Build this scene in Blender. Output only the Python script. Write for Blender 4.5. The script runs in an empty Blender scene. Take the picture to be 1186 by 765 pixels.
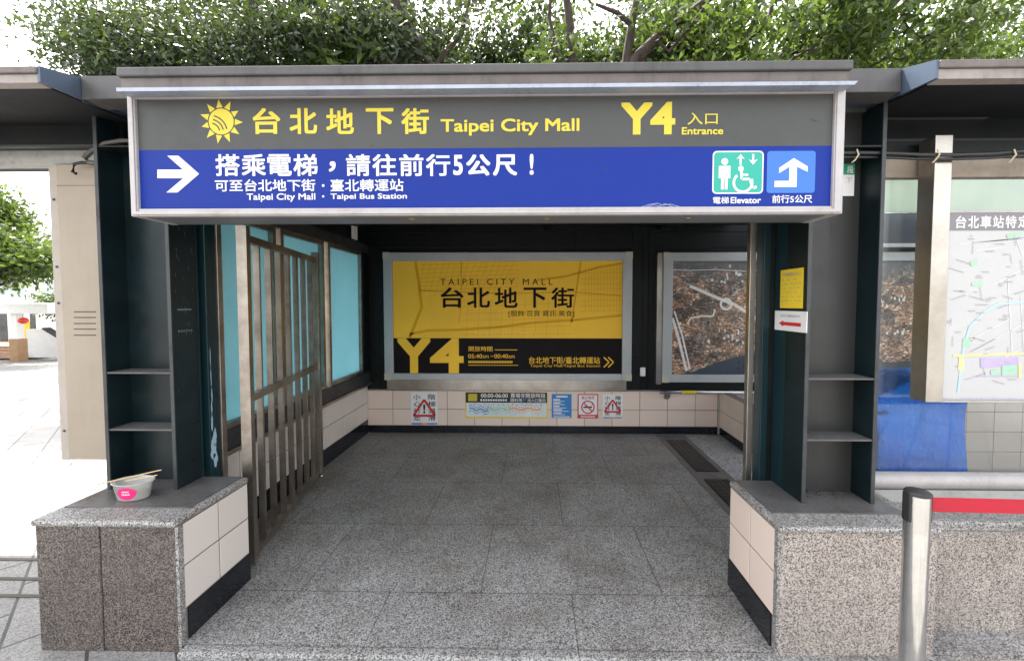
import bpy, bmesh, math, random
import numpy as np
from mathutils import Vector, Matrix, Euler
random.seed(7)
S = bpy.context.scene
COL = S.collection
PI = math.pi

# ------------------------------------------------------------------ camera
F, W, H = 480.0, 1186.0, 765.0
SX, SY = -0.0157, -0.0111
CAM = Vector((0, 0, 1.6))
ROT = Euler((math.radians(90 - 2.3), 0, math.radians(1.0)), 'XYZ').to_matrix()
cd = bpy.data.cameras.new('camera')
cam = bpy.data.objects.new('camera', cd); COL.objects.link(cam)
cam.location = CAM; cam.rotation_euler = ROT.to_euler()
cd.sensor_width = 36; cd.lens = F / W * 36
cd.shift_x, cd.shift_y = SX, SY
cd.clip_start = 0.05; cd.clip_end = 2000
S.camera = cam

def ray(px, py):
    return ROT @ Vector(((px - W/2)/F + SX*W/F, -(py - H/2)/F + SY*W/F, -1))
def atY(px, py, Y):
    d = ray(px, py); t = Y/d.y
    return CAM + d*t
def atX(px, py, X):
    d = ray(px, py); return CAM + d*(X/d.x)
def atZ(px, py, Z):
    d = ray(px, py); return CAM + d*((Z - CAM.z)/d.z)
def bx(px, py, Y): return atY(px, py, Y).x
def bz(px, py, Y): return atY(px, py, Y).z

# ------------------------------------------------------------------ materials
class NT:
    def __init__(s, name):
        s.m = bpy.data.materials.new(name); s.m.use_nodes = True
        s.t = s.m.node_tree; s.n = s.t.nodes; s.l = s.t.links
        s.b = s.n['Principled BSDF']; s.out = s.n['Material Output']
    def node(s, ty, **kw):
        x = s.n.new(ty)
        for k, v in kw.items():
            if k.startswith('i_'):
                key = k[2:]
                x.inputs[int(key) if key.isdigit() else key.replace('_', ' ')].default_value = v
            else: setattr(x, k, v)
        return x
    def link(s, a, b): s.l.new(a, b)
    def coord(s, kind='Object', scale=(1,1,1)):
        tc = s.node('ShaderNodeTexCoord'); mp = s.node('ShaderNodeMapping')
        mp.inputs['Scale'].default_value = scale
        s.link(tc.outputs[kind], mp.inputs['Vector']); return mp.outputs[0]
    def noise(s, vec, scale, detail=3, rough=.55):
        n = s.node('ShaderNodeTexNoise'); n.inputs['Scale'].default_value = scale
        n.inputs['Detail'].default_value = detail; n.inputs['Roughness'].default_value = rough
        s.link(vec, n.inputs['Vector']); return n.outputs['Fac']
    def ramp(s, fac, stops, interp='LINEAR'):
        r = s.node('ShaderNodeValToRGB'); e = r.color_ramp.elements; r.color_ramp.interpolation = interp
        while len(e) < len(stops): e.new(.5)
        for q, (p, c) in zip(e, stops):
            q.position = p; q.color = (*c, 1) if len(c) == 3 else c
        s.link(fac, r.inputs[0]); return r.outputs[0]
    def g(s, v): return (v, v, v)
    def mix(s, fac, a, b, mode='MIX'):
        m = s.node('ShaderNodeMix', data_type='RGBA', blend_type=mode)
        for sock, v in ((m.inputs[0], fac), (m.inputs[6], a), (m.inputs[7], b)):
            if hasattr(v, 'is_linked') or hasattr(v, 'links'): s.link(v, sock)
            elif isinstance(v, (int, float)): sock.default_value = v
            else: sock.default_value = (*v, 1)
        return m.outputs[2]
    def math(s, op, a, b=0.0):
        m = s.node('ShaderNodeMath', operation=op)
        for sock, v in ((m.inputs[0], a), (m.inputs[1], b)):
            if isinstance(v, (int, float)): sock.default_value = v
            else: s.link(v, sock)
        return m.outputs[0]
    def sep(s, vec):
        x = s.node('ShaderNodeSeparateXYZ'); s.link(vec, x.inputs[0]); return x.outputs
    def bump(s, h, strength=.2, dist=.002):
        b = s.node('ShaderNodeBump'); b.inputs['Strength'].default_value = strength
        b.inputs['Distance'].default_value = dist
        s.link(h, b.inputs['Height']); s.link(b.outputs[0], s.b.inputs['Normal'])
    def set(s, col=None, rough=None, metal=None, spec=None):
        for k, v in (('Base Color', col), ('Roughness', rough), ('Metallic', metal), ('Specular IOR Level', spec)):
            if v is None: continue
            sk = s.b.inputs[k]
            if isinstance(v, (int, float)): sk.default_value = v
            elif isinstance(v, tuple): sk.default_value = (*v, 1)
            else: s.link(v, sk)

def plain(name, c, rough=.5, metal=0, var=.12, scale=6, spec=None):
    """paint / plastic with a little uneven wear"""
    t = NT(name); v = t.coord()
    n = t.noise(v, scale, 5, .65)
    lo = tuple(x*(1-var) for x in c); hi = tuple(min(1, x*(1+var)) for x in c)
    t.set(t.ramp(n, [(.3, lo), (.7, hi)]), t.ramp(n, [(.3, t.g(max(0, rough-.08))), (.7, t.g(min(1, rough+.1)))]), metal, spec)
    return t.m

def stained(name, c, dirt, rough=.5, metal=0, amount=.5, scale=3, streak=True, spec=None):
    """weathered paint/metal: dirt clouds and vertical streaks"""
    t = NT(name); v = t.coord(); vs = t.coord(scale=(1, 1, .12))
    a = t.noise(v, scale, 6, .7); b = t.noise(vs, scale*9, 4, .6) if streak else t.noise(v, scale*12, 4, .6)
    f = t.math('MULTIPLY', t.ramp(a, [(.42, t.g(0)), (.7, t.g(1))]), t.ramp(b, [(.35, t.g(.25)), (.7, t.g(1))]))
    f = t.math('MULTIPLY', f, amount)
    t.set(t.mix(f, c, dirt), t.math('ADD', t.math('MULTIPLY', f, .3), rough), metal, spec)
    fine = t.noise(v, 180, 2)
    t.bump(fine, .08, .001)
    return t.m

def granite(name, cols, scale=210, rough=.55, dirt=None, dirt_amt=0., joints=None, bump=.25, turn=0):
    t = NT(name); v = t.coord()
    vo = t.node('ShaderNodeTexVoronoi'); vo.inputs['Scale'].default_value = scale; t.link(v, vo.inputs['Vector'])
    sp = t.sep(vo.outputs['Color'])[0]
    n2 = t.noise(v, scale*.55, 3, .7)
    f = t.math('ADD', t.math('MULTIPLY', sp, .74), t.math('MULTIPLY', n2, .26))
    c = t.ramp(f, [(.2, cols[0]), (.4, cols[1]), (.58, cols[2]), (.82, cols[3])])
    big = t.noise(v, 1.6, 6, .65)
    c = t.mix(1., c, t.ramp(big, [(.25, t.g(.72)), (.75, t.g(1.12))]), 'MULTIPLY')
    if dirt:
        d = t.noise(v, 2.3, 8, .72)
        c = t.mix(t.math('MULTIPLY', t.ramp(d, [(.46, t.g(0)), (.72, t.g(1))]), dirt_amt), c, dirt, 'MULTIPLY')
    if joints:
        br = t.node('ShaderNodeTexBrick'); br.offset = joints[3] if len(joints) > 3 else .5
        br.inputs['Scale'].default_value = 1
        br.inputs['Brick Width'].default_value = joints[0]; br.inputs['Row Height'].default_value = joints[1]
        br.inputs['Mortar Size'].default_value = joints[2]; br.inputs['Mortar Smooth'].default_value = .3
        br.inputs['Color1'].default_value = (1,1,1,1); br.inputs['Color2'].default_value = (.9,.9,.91,1)
        br.inputs['Mortar'].default_value = (*t.g(.2 if turn else .42),1)
        tv = t.node('ShaderNodeMapping'); tv.inputs['Rotation'].default_value = (0,0,turn); tv.inputs['Location'].default_value = (.3,-.12,0); t.link(v, tv.inputs['Vector'])
        t.link(tv.outputs[0], br.inputs['Vector'])
        c = t.mix(1., c, br.outputs['Color'], 'MULTIPLY')
    t.set(c, t.ramp(big, [(.3, t.g(rough-.1)), (.7, t.g(rough+.12))]))
    t.bump(f, bump, .002)
    return t.m

def tile_mat(name, c, rough=.18, var=.05):
    t = NT(name); v = t.coord()
    g = t.node('ShaderNodeNewGeometry')
    r = t.ramp(g.outputs['Random Per Island'], [(0, tuple(x*(1-var) for x in c)), (1, tuple(min(1, x*(1+var)) for x in c))])
    d = t.noise(v, 5, 7, .7)
    col = t.mix(t.ramp(d, [(.5, t.g(0)), (.9, t.g(.07))]), r, (.30,.24,.19))
    t.set(col, t.ramp(d, [(.3, t.g(rough)), (.7, t.g(rough+.05))]))
    return t.m

M = {}
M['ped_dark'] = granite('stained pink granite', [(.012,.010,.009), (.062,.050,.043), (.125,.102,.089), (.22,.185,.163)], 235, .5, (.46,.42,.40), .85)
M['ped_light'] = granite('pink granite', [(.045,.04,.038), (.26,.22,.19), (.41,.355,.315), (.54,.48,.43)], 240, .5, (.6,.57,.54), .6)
M['coping'] = granite('grey granite coping', [(.04,.04,.04), (.20,.19,.18), (.32,.305,.29), (.46,.44,.42)], 220, .45, (.5,.47,.44), .5)
M['floor'] = granite('flamed grey granite', [(.055,.054,.053), (.20,.196,.19), (.33,.322,.31), (.50,.49,.47)], 210, .5, (.60,.53,.46), .9, (1.0, .70, .004, .5), .3)
M['pave'] = granite('plaza granite pavers', [(.12,.12,.115), (.21,.205,.195), (.26,.25,.24), (.31,.30,.29)], 200, .6, (.7,.67,.63), .7, (.62, .3, .008, .5), .25, .785)
M['tile'] = tile_mat('cream wall tile', (.74,.60,.515))
M['tile_white'] = tile_mat('off-white wall tile', (.64,.575,.525))
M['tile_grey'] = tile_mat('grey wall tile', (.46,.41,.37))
M['grout'] = plain('dark grout', (.16,.13,.115), .8)
M['black_stone'] = stained('black polished stone', (.008,.010,.014), (.05,.05,.05), .12, 0, .4, 4, False)
M['plate'] = stained('dull pedestal plate', (.20,.195,.19), (.06,.045,.032), .34, .5, .8, 5, False)
M['teal_plate'] = stained('teal steel plate', (.0045,.022,.028), (.004,.008,.009), .3, 0, .8, 3, True, .4)
M['web_grey'] = stained('reflection-greyed column web', (.028,.028,.027), (.012,.011,.010), .4, 0, .8, 2.5, True, .4)  # grey-brown tone stands in for the glossy reflection on this web
M['slate'] = stained('slate blue panel', (.030,.040,.052), (.012,.014,.017), .3, 0, .7, 3)
M['rubber'] = plain('black rubber', (.012,.012,.013), .5)
M['cable'] = plain('black cable sheath', (.015,.015,.016), .45)
M['tie'] = plain('pale wire tie', (.5,.42,.3), .5)

def teal_paint():
    t = NT('dark teal steel paint'); v = t.coord(); vs = t.coord(scale=(1,1,.1))
    n = t.noise(v, 3, 6, .7)
    c = t.ramp(n, [(.3, (.0025,.0065,.008)), (.7, (.005,.017,.021))])
    sc = t.noise(vs, 60, 5, .75)
    c = t.mix(t.ramp(sc, [(.68, t.g(0)), (.76, t.g(.35))]), c, (.09,.10,.10))
    gr = t.noise(v, 7, 8, .75)
    c = t.mix(t.ramp(gr, [(.52, t.g(0)), (.8, t.g(.5))]), c, (.028,.024,.02))
    t.set(c, t.ramp(gr, [(.3, t.g(.25)), (.7, t.g(.5))]), 0, .35)
    return t.m
M['teal'] = teal_paint()
M['edge'] = stained('worn steel edge', (.045,.05,.053), (.02,.016,.013), .45, .3, .8, 8)
M['black_steel'] = stained('black painted steel', (.004,.006,.007), (.014,.013,.012), .4, 0, .7, 4, True, .25)
M['dusty_black'] = stained('dusty black soffit', (.005,.006,.008), (.022,.021,.02), .6, 0, .8, 2.5, False, .2)
M['dust_shelf'] = stained('dusty shelf plate', (.11,.11,.11), (.05,.035,.022), .6, .2, .9, 9, False)
M['fascia'] = stained('weathered mauve-grey fascia', (.125,.105,.096), (.04,.03,.023), .55, 0, .9, 3)
M['capgrey'] = stained('dull grey roof capping', (.075,.073,.072), (.035,.03,.027), .5, .2, .8, 3)
M['zinc'] = stained('pale zinc flashing', (.33,.36,.43), (.06,.055,.05), .45, .2, .55, 5, False)
M['skytint_plate'] = stained('sky-tinted steel end plate', (.06,.085,.125), (.025,.03,.038), .35, .2, .5, 5)  # bluish sky light is put into this steel colour
M['alu'] = stained('off-white aluminium frame', (.38,.36,.355), (.17,.14,.12), .4, .15, .55, 4, False)
M['alu_grey'] = stained('grey aluminium frame', (.40,.42,.43), (.2,.19,.17), .42, .3, .4, 4, False)
M['white_beam'] = stained('off-white rail', (.35,.35,.335), (.08,.07,.06), .5, 0, .7, 3, False)
M['beige_beam'] = stained('beige steel head rail', (.31,.255,.20), (.06,.05,.045), .45, 0, .7, 2.5, False)
M['signsoffit'] = stained('grey sign underside', (.13,.135,.15), (.07,.07,.07), .5, .1, .5, 4, False)

def stainless(name='brushed stainless', c=(.44,.41,.37), dirt=(.19,.145,.105), amt=.5, rough=.3):
    t = NT(name); v = t.coord(); vs = t.coord(scale=(30, 30, .6))
    n = t.noise(v, 4, 7, .72); b = t.noise(vs, 8, 3, .6)
    f = t.math('MULTIPLY', t.ramp(n, [(.4, t.g(0)), (.72, t.g(1))]), amt)
    t.set(t.mix(f, c, dirt), t.math('ADD', t.math('MULTIPLY', b, .22), rough-.08), .95)
    return t.m
M['stainless'] = stainless()
M['stainless_old'] = stainless('grimy stainless', (.40,.36,.315), (.14,.105,.08), .8, .36)
M['chrome'] = stainless('polished stainless', (.62,.62,.61), (.20,.17,.13), .45, .1)
M['sign_grey'] = stained('sign grey vinyl', (.064,.065,.064), (.045,.045,.045), .45, 0, .5, 2, False, .25)
M['sign_blue'] = plain('sign blue vinyl', (.003,.0205,.205), .45, 0, .06, 1.5, .2)
M['sign_yellow'] = plain('sign yellow vinyl', (.54,.44,.027), .45, 0, .05)
M['sign_white'] = plain('sign white vinyl', (.58,.58,.585), .5, 0, .04)
M['sign_teal'] = plain('pictogram green vinyl', (.006,.30,.225), .4, 0, .05)
M['sign_sky'] = plain('pictogram blue vinyl', (.02,.125,.46), .4, 0, .05)
M['post_yellow'] = plain('poster yellow', (.90,.54,.05), .5, 0, .06, 2, .15)
M['post_road'] = plain('poster ochre line', (.70,.36,.014), .5, 0, .05, 6, .15)
M['post_pale'] = plain('poster pale line', (.85,.60,.12), .35, 0, .05)
M['post_black'] = plain('poster black', (.010,.007,.008), .55, 0, .1, 6, .1)
M['ink'] = plain('black ink', (.012,.011,.011), .5)
M['paper'] = plain('white paper', (.74,.73,.72), .5, 0, .05)
M['paper_yellow'] = plain('yellow paper', (.78,.56,.03), .5, 0, .06)
M['red'] = plain('red ink', (.55,.02,.03), .5)
M['orange'] = plain('orange ink', (.8,.25,.04), .5)
M['blue_ink'] = plain('blue ink', (.02,.20,.50), .4)
M['pale_blue'] = plain('pale blue ink', (.38,.58,.70), .5)
M['green_ink'] = plain('green ink', (.30,.52,.36), .5)
M['purple_ink'] = plain('purple ink', (.40,.33,.52), .5)
M['mid_ink'] = plain('grey ink', (.32,.32,.33), .5)
M['map_white'] = plain('map sheet', (.44,.435,.43), .4, 0, .03)
M['map_head'] = plain('map header grey', (.16,.155,.165), .35)
M['deep_green'] = plain('sticker green', (.02,.30,.17), .5)
M['belt'] = plain('red belt webbing', (.36,.003,.018), .7)
M['cabinet'] = stained('beige cabinet steel', (.31,.255,.195), (.17,.13,.085), .45, 0, .4, 2.5)
M['cab_edge'] = stained('pale cabinet edge', (.36,.315,.27), (.17,.12,.085), .5, 0, .5, 4)
M['dark_line'] = plain('shadow gap', (.05,.04,.03), .7)
M['tarp'] = None
M['leaf'] = None
M['pink'] = plain('pink label', (.72,.02,.17), .4)
M['wood'] = plain('bamboo', (.55,.40,.22), .6)
M['asphalt'] = plain('asphalt', (.05,.053,.06), .85, 0, .2, 3)
M['conc'] = plain('pale concrete', (.62,.61,.59), .7, 0, .1, 1)
M['brick'] = plain('brick paving', (.40,.25,.17), .8, 0, .2, 3)
M['brown'] = plain('brown cladding', (.33,.19,.09), .6, 0, .2)
M['white_paint'] = plain('white paint', (.74,.735,.72), .5, 0, .08, 3)
M['dark_glass'] = plain('dark window glass', (.05,.06,.065), .12, 0, .2, 1)
M['lamp_red'] = plain('red lantern paper', (.65,.05,.03), .5)
M['grate'] = plain('drain grate', (.025,.024,.023), .45, .4)
M['drain'] = stained('drain channel steel', (.17,.165,.16), (.06,.055,.05), .45, .4, .7, 6, False)

def tarp_mat():
    t = NT('blue tarpaulin'); v = t.coord()
    n = t.noise(v, 3, 6, .7)
    d = t.noise(t.coord(scale=(1,1,.25)), 9, 6, .7)
    c = t.ramp(n, [(.3, (.006,.13,.62)), (.7, (.02,.23,.80))])
    c = t.mix(t.ramp(d, [(.58, t.g(0)), (.72, t.g(.75))]), c, (.03,.06,.11))
    t.set(c, .55, 0, .2); t.bump(t.noise(t.coord(scale=(1,1,.45)), 11, 6, .6), 1., .05); return t.m
M['tarp'] = tarp_mat()

def film_mat(cs=None, nm='turquoise window film'):
    t = NT(nm); v = t.coord()
    n = t.noise(v, 1.2, 3)
    cs = cs or ((.36,.60,.66), (.42,.66,.71))
    c = t.ramp(n, [(.3, cs[0]), (.7, cs[1])])
    tr = t.node('ShaderNodeBsdfTranslucent'); t.link(c, tr.inputs[0])
    t.set(c, .25)
    mx = t.node('ShaderNodeMixShader'); mx.inputs[0].default_value = .72
    t.link(t.b.outputs[0], mx.inputs[1]); t.link(tr.outputs[0], mx.inputs[2]); t.link(mx.outputs[0], t.out.inputs[0])
    return t.m
M['film'] = film_mat()

def glass_mat(name, tint, dust=(.02,.12)):
    t = NT(name)
    tr = t.node('ShaderNodeBsdfTransparent'); tr.inputs[0].default_value = (*tint, 1)
    gl = t.node('ShaderNodeBsdfGlossy'); gl.inputs['Roughness'].default_value = .02
    lw = t.node('ShaderNodeLayerWeight'); lw.inputs[0].default_value = .5
    sch = t.math('ADD', t.math('MULTIPLY', t.math('POWER', lw.outputs['Facing'], 4.0), .9), .03)
    d = t.node('ShaderNodeBsdfDiffuse'); d.inputs[0].default_value = (.6,.6,.58,1)
    v = t.coord(); du = t.ramp(t.noise(v, 3, 6, .7), [(.35, t.g(dust[0])), (.8, t.g(dust[1]))])
    m0 = t.node('ShaderNodeMixShader'); t.link(du, m0.inputs[0]); t.link(tr.outputs[0], m0.inputs[1]); t.link(d.outputs[0], m0.inputs[2])
    mx = t.node('ShaderNodeMixShader')
    t.link(sch, mx.inputs[0]); t.link(m0.outputs[0], mx.inputs[1]); t.link(gl.outputs[0], mx.inputs[2])
    t.link(mx.outputs[0], t.out.inputs[0]); return t.m
M['glass'] = glass_mat('dusty clear glass', (.95,.97,.97), (.0,.012))
M['clerestory'] = glass_mat('greenish glass', (.72,.86,.80))

def bowl_mat():
    t = NT('translucent food tub')
    t.set((.75,.74,.70), .25); t.b.inputs['Transmission Weight'].default_value = .6; return t.m
M['bowl'] = bowl_mat()

def aerial_mat():
    t = NT('aerial city photograph'); v = t.coord()
    vo = t.node('ShaderNodeTexVoronoi', distance='MANHATTAN'); vo.inputs['Scale'].default_value = 40
    mp = t.coord(scale=(1, 1, 1.7)); t.link(mp, vo.inputs['Vector'])
    a = t.sep(vo.outputs['Color'])[0]; b = t.sep(vo.outputs['Color'])[1]
    c = t.ramp(a, [(.0, (.03,.022,.018)), (.25, (.15,.08,.05)), (.45, (.30,.17,.105)), (.65, (.38,.27,.20)), (.8, (.11,.09,.08)), (.95, (.6,.56,.52))])
    vo2 = t.node('ShaderNodeTexVoronoi', feature='DISTANCE_TO_EDGE'); vo2.inputs['Scale'].default_value = 9
    t.link(mp, vo2.inputs['Vector'])
    c = t.mix(t.ramp(vo2.outputs['Distance'], [(.02, t.g(.75)), (.07, t.g(0))]), c, (.10,.10,.095))
    blk = t.noise(v, 5, 3)
    c = t.mix(t.ramp(blk, [(.58, t.g(0)), (.62, t.g(.6))]), c, t.ramp(b, [(.2, (.07,.07,.07)), (.8, (.60,.58,.54))]))
    vb = t.node('ShaderNodeTexVoronoi'); vb.inputs['Scale'].default_value = 6.5; t.link(mp, vb.inputs['Vector'])
    c = t.mix(1., c, t.ramp(t.sep(vb.outputs['Color'])[0], [(0, (.35,.34,.36)), (.5, (1,.92,.85)), (1, (1.75,1.4,1.15))]), 'MULTIPLY')
    z = t.sep(v)[2]
    mr = t.node('ShaderNodeMapRange'); mr.inputs[1].default_value = 1.12; mr.inputs[2].default_value = 1.46
    t.link(z, mr.inputs[0])
    c = t.mix(mr.outputs[0], c, (.10,.125,.15))
    t.set(c, .3); return t.m
M['aerial'] = aerial_mat()

def leaf_mat(name, lo, hi, trans=.45):
    t = NT(name); g = t.node('ShaderNodeNewGeometry')
    c = t.ramp(g.outputs['Random Per Island'], [(0, lo), (.6, hi), (1, tuple(min(1, x*1.5) for x in hi))])
    t.set(c, .38)
    tr = t.node('ShaderNodeBsdfTranslucent'); t.link(t.mix(.5, c, (.15,.22,.03)), tr.inputs[0])
    mx = t.node('ShaderNodeMixShader'); mx.inputs[0].default_value = trans
    t.link(t.b.outputs[0], mx.inputs[1]); t.link(tr.outputs[0], mx.inputs[2]); t.link(mx.outputs[0], t.out.inputs[0])
    return t.m
M['leaf_dark'] = leaf_mat('dark fig leaves', (.005,.012,.005), (.016,.032,.011), .25)
M['leaf_mid'] = leaf_mat('green leaves', (.007,.016,.004), (.024,.048,.011), .35)
M['leaf_yellow'] = leaf_mat('yellow-green leaves', (.016,.032,.005), (.05,.085,.012), .45)
def bark():
    t = NT('bark'); v = t.coord(scale=(1,1,.25)); n = t.noise(v, 14, 7, .7)
    t.set(t.ramp(n, [(.3, (.012,.008,.006)), (.7, (.06,.042,.032))]), .9); t.bump(n, .8, .03); return t.m
M['bark'] = bark()

# ------------------------------------------------------------------ mesh helpers
class MB:
    def __init__(s): s.v, s.f, s.mi, s.sm = [], [], [], []; s.cur = 0
    def use(s, i): s.cur = i; return s
    def add(s, vs, fs, smooth=False):
        o = len(s.v); s.v += [tuple(x) for x in vs]
        for f in fs: s.f.append([o + i for i in f]); s.mi.append(s.cur); s.sm.append(smooth)
        return s
    def box(s, x0, x1, y0, y1, z0, z1, bev=0.0):
        x0, x1 = min(x0,x1), max(x0,x1); y0, y1 = min(y0,y1), max(y0,y1); z0, z1 = min(z0,z1), max(z0,z1)
        if bev <= 0:
            vs = [(x,y,z) for z in (z0,z1) for y in (y0,y1) for x in (x0,x1)]
            return s.add(vs, [(0,2,3,1),(4,5,7,6),(0,1,5,4),(2,6,7,3),(0,4,6,2),(1,3,7,5)])
        bm = bmesh.new(); bmesh.ops.create_cube(bm, size=1)
        for w in bm.verts:
            w.co = Vector(((x0+x1)/2 + w.co.x*(x1-x0), (y0+y1)/2 + w.co.y*(y1-y0), (z0+z1)/2 + w.co.z*(z1-z0)))
        bmesh.ops.bevel(bm, geom=list(bm.edges), offset=min(bev, .45*min(x1-x0,y1-y0,z1-z0)), segments=2, affect='EDGES', profile=.5)
        return s.bm(bm)
    def bm(s, bm, mat=None, smooth=False):
        bm.verts.index_update()
        vs = [(mat @ w.co if mat else w.co.copy()) for w in bm.verts]
        s.add(vs, [[w.index for w in f.verts] for f in bm.faces], smooth); bm.free(); return s
    def prism(s, pts, axis, a, b):
        """polygon (2D) extruded along axis 'x','y','z' between a and b"""
        n = len(pts)
        def P(u, v, w): return {'x': (w,u,v), 'y': (u,w,v), 'z': (u,v,w)}[axis]
        vs = [P(u,v,a) for u,v in pts] + [P(u,v,b) for u,v in pts]
        fs = [list(range(n))[::-1], list(range(n, 2*n))] + [(i, (i+1)%n, n+(i+1)%n, n+i) for i in range(n)]
        return s.add(vs, fs)
    def hexa(s, p):  # 8 points: bottom 4 ccw, top 4 ccw
        return s.add(p, [(3,2,1,0),(4,5,6,7),(0,1,5,4),(1,2,6,5),(2,3,7,6),(3,0,4,7)])
    def bar(s, p, q, w, d, up=Vector((0,0,1))):
        p, q = Vector(p), Vector(q); t = (q-p).normalized()
        a = t.cross(up)
        if a.length < 1e-4: a = t.cross(Vector((1,0,0)))
        a.normalize(); b = a.cross(t)
        a *= w/2; b *= d/2
        return s.hexa([p-a-b, p+a-b, p+a+b, p-a+b, q-a-b, q+a-b, q+a+b, q-a+b])
    def tube(s, pts, rs, n=10, caps=True):
        pts = [Vector(p) for p in pts]
        if isinstance(rs, (int, float)): rs = [rs]*len(pts)
        vs = []; ref = None
        for i, p in enumerate(pts):
            t = (pts[min(i+1, len(pts)-1)] - pts[max(i-1, 0)]).normalized()
            if ref is None: ref = Vector((0,0,1)) if abs(t.z) < .9 else Vector((1,0,0))
            a = t.cross(ref).normalized(); b = t.cross(a).normalized(); ref = -b.cross(t) if False else ref
            vs += [p + (a*math.cos(2*PI*k/n) + b*math.sin(2*PI*k/n))*rs[i] for k in range(n)]
        fs = [(i*n+k, i*n+(k+1)%n, (i+1)*n+(k+1)%n, (i+1)*n+k) for i in range(len(pts)-1) for k in range(n)]
        s.add(vs, fs, True)
        if caps:
            o = len(vs); s.add(vs[:n], [list(range(n))[::-1]]); s.add(vs[-n:], [list(range(n))])
        return s
    def lathe(s, prof, c, n=32, sx=1, sy=1):
        vs = [(c[0]+r*math.cos(2*PI*k/n)*sx, c[1]+r*math.sin(2*PI*k/n)*sy, c[2]+z) for r, z in prof for k in range(n)]
        fs = [(i*n+k, i*n+(k+1)%n, (i+1)*n+(k+1)%n, (i+1)*n+k) for i in range(len(prof)-1) for k in range(n)]
        return s.add(vs, fs, True)
    def disc(s, c, r, z, n=32, sx=1, sy=1):
        return s.add([(c[0]+r*math.cos(2*PI*k/n)*sx, c[1]+r*math.sin(2*PI*k/n)*sy, z) for k in range(n)], [list(range(n))])
    def build(s, name, mats, parent=None):
        if not isinstance(mats, (list, tuple)): mats = [mats]
        off = base(parent)
        me = bpy.data.meshes.new(name)
        me.from_pydata([(x-off.x, y-off.y, z-off.z) for x, y, z in s.v], [], s.f)
        for m in mats: me.materials.append(M[m] if isinstance(m, str) else m)
        me.polygons.foreach_set('material_index', s.mi); me.polygons.foreach_set('use_smooth', s.sm)
        me.update()
        o = bpy.data.objects.new(name, me); COL.objects.link(o)
        if parent: o.parent = parent
        return o

BASE = {}
def base(p):
    if p is None: return Vector((0,0,0))
    if p.name in BASE: return BASE[p.name]
    return base(p.parent) if p.parent else Vector((0,0,0))
def tag(o, label, cat, group=None, kind=None):
    if label: o['label'] = label
    if cat: o['category'] = cat
    if group: o['group'] = group
    if kind: o['kind'] = kind
    return o
def thing(name, label, cat, loc=(0,0,0), group=None):
    o = bpy.data.objects.new(name, None); COL.objects.link(o); o.location = loc
    o.empty_display_size = .1; BASE[o.name] = Vector(loc)
    return tag(o, label, cat, group)
def struct(o): o['kind'] = 'structure'; return o

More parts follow.
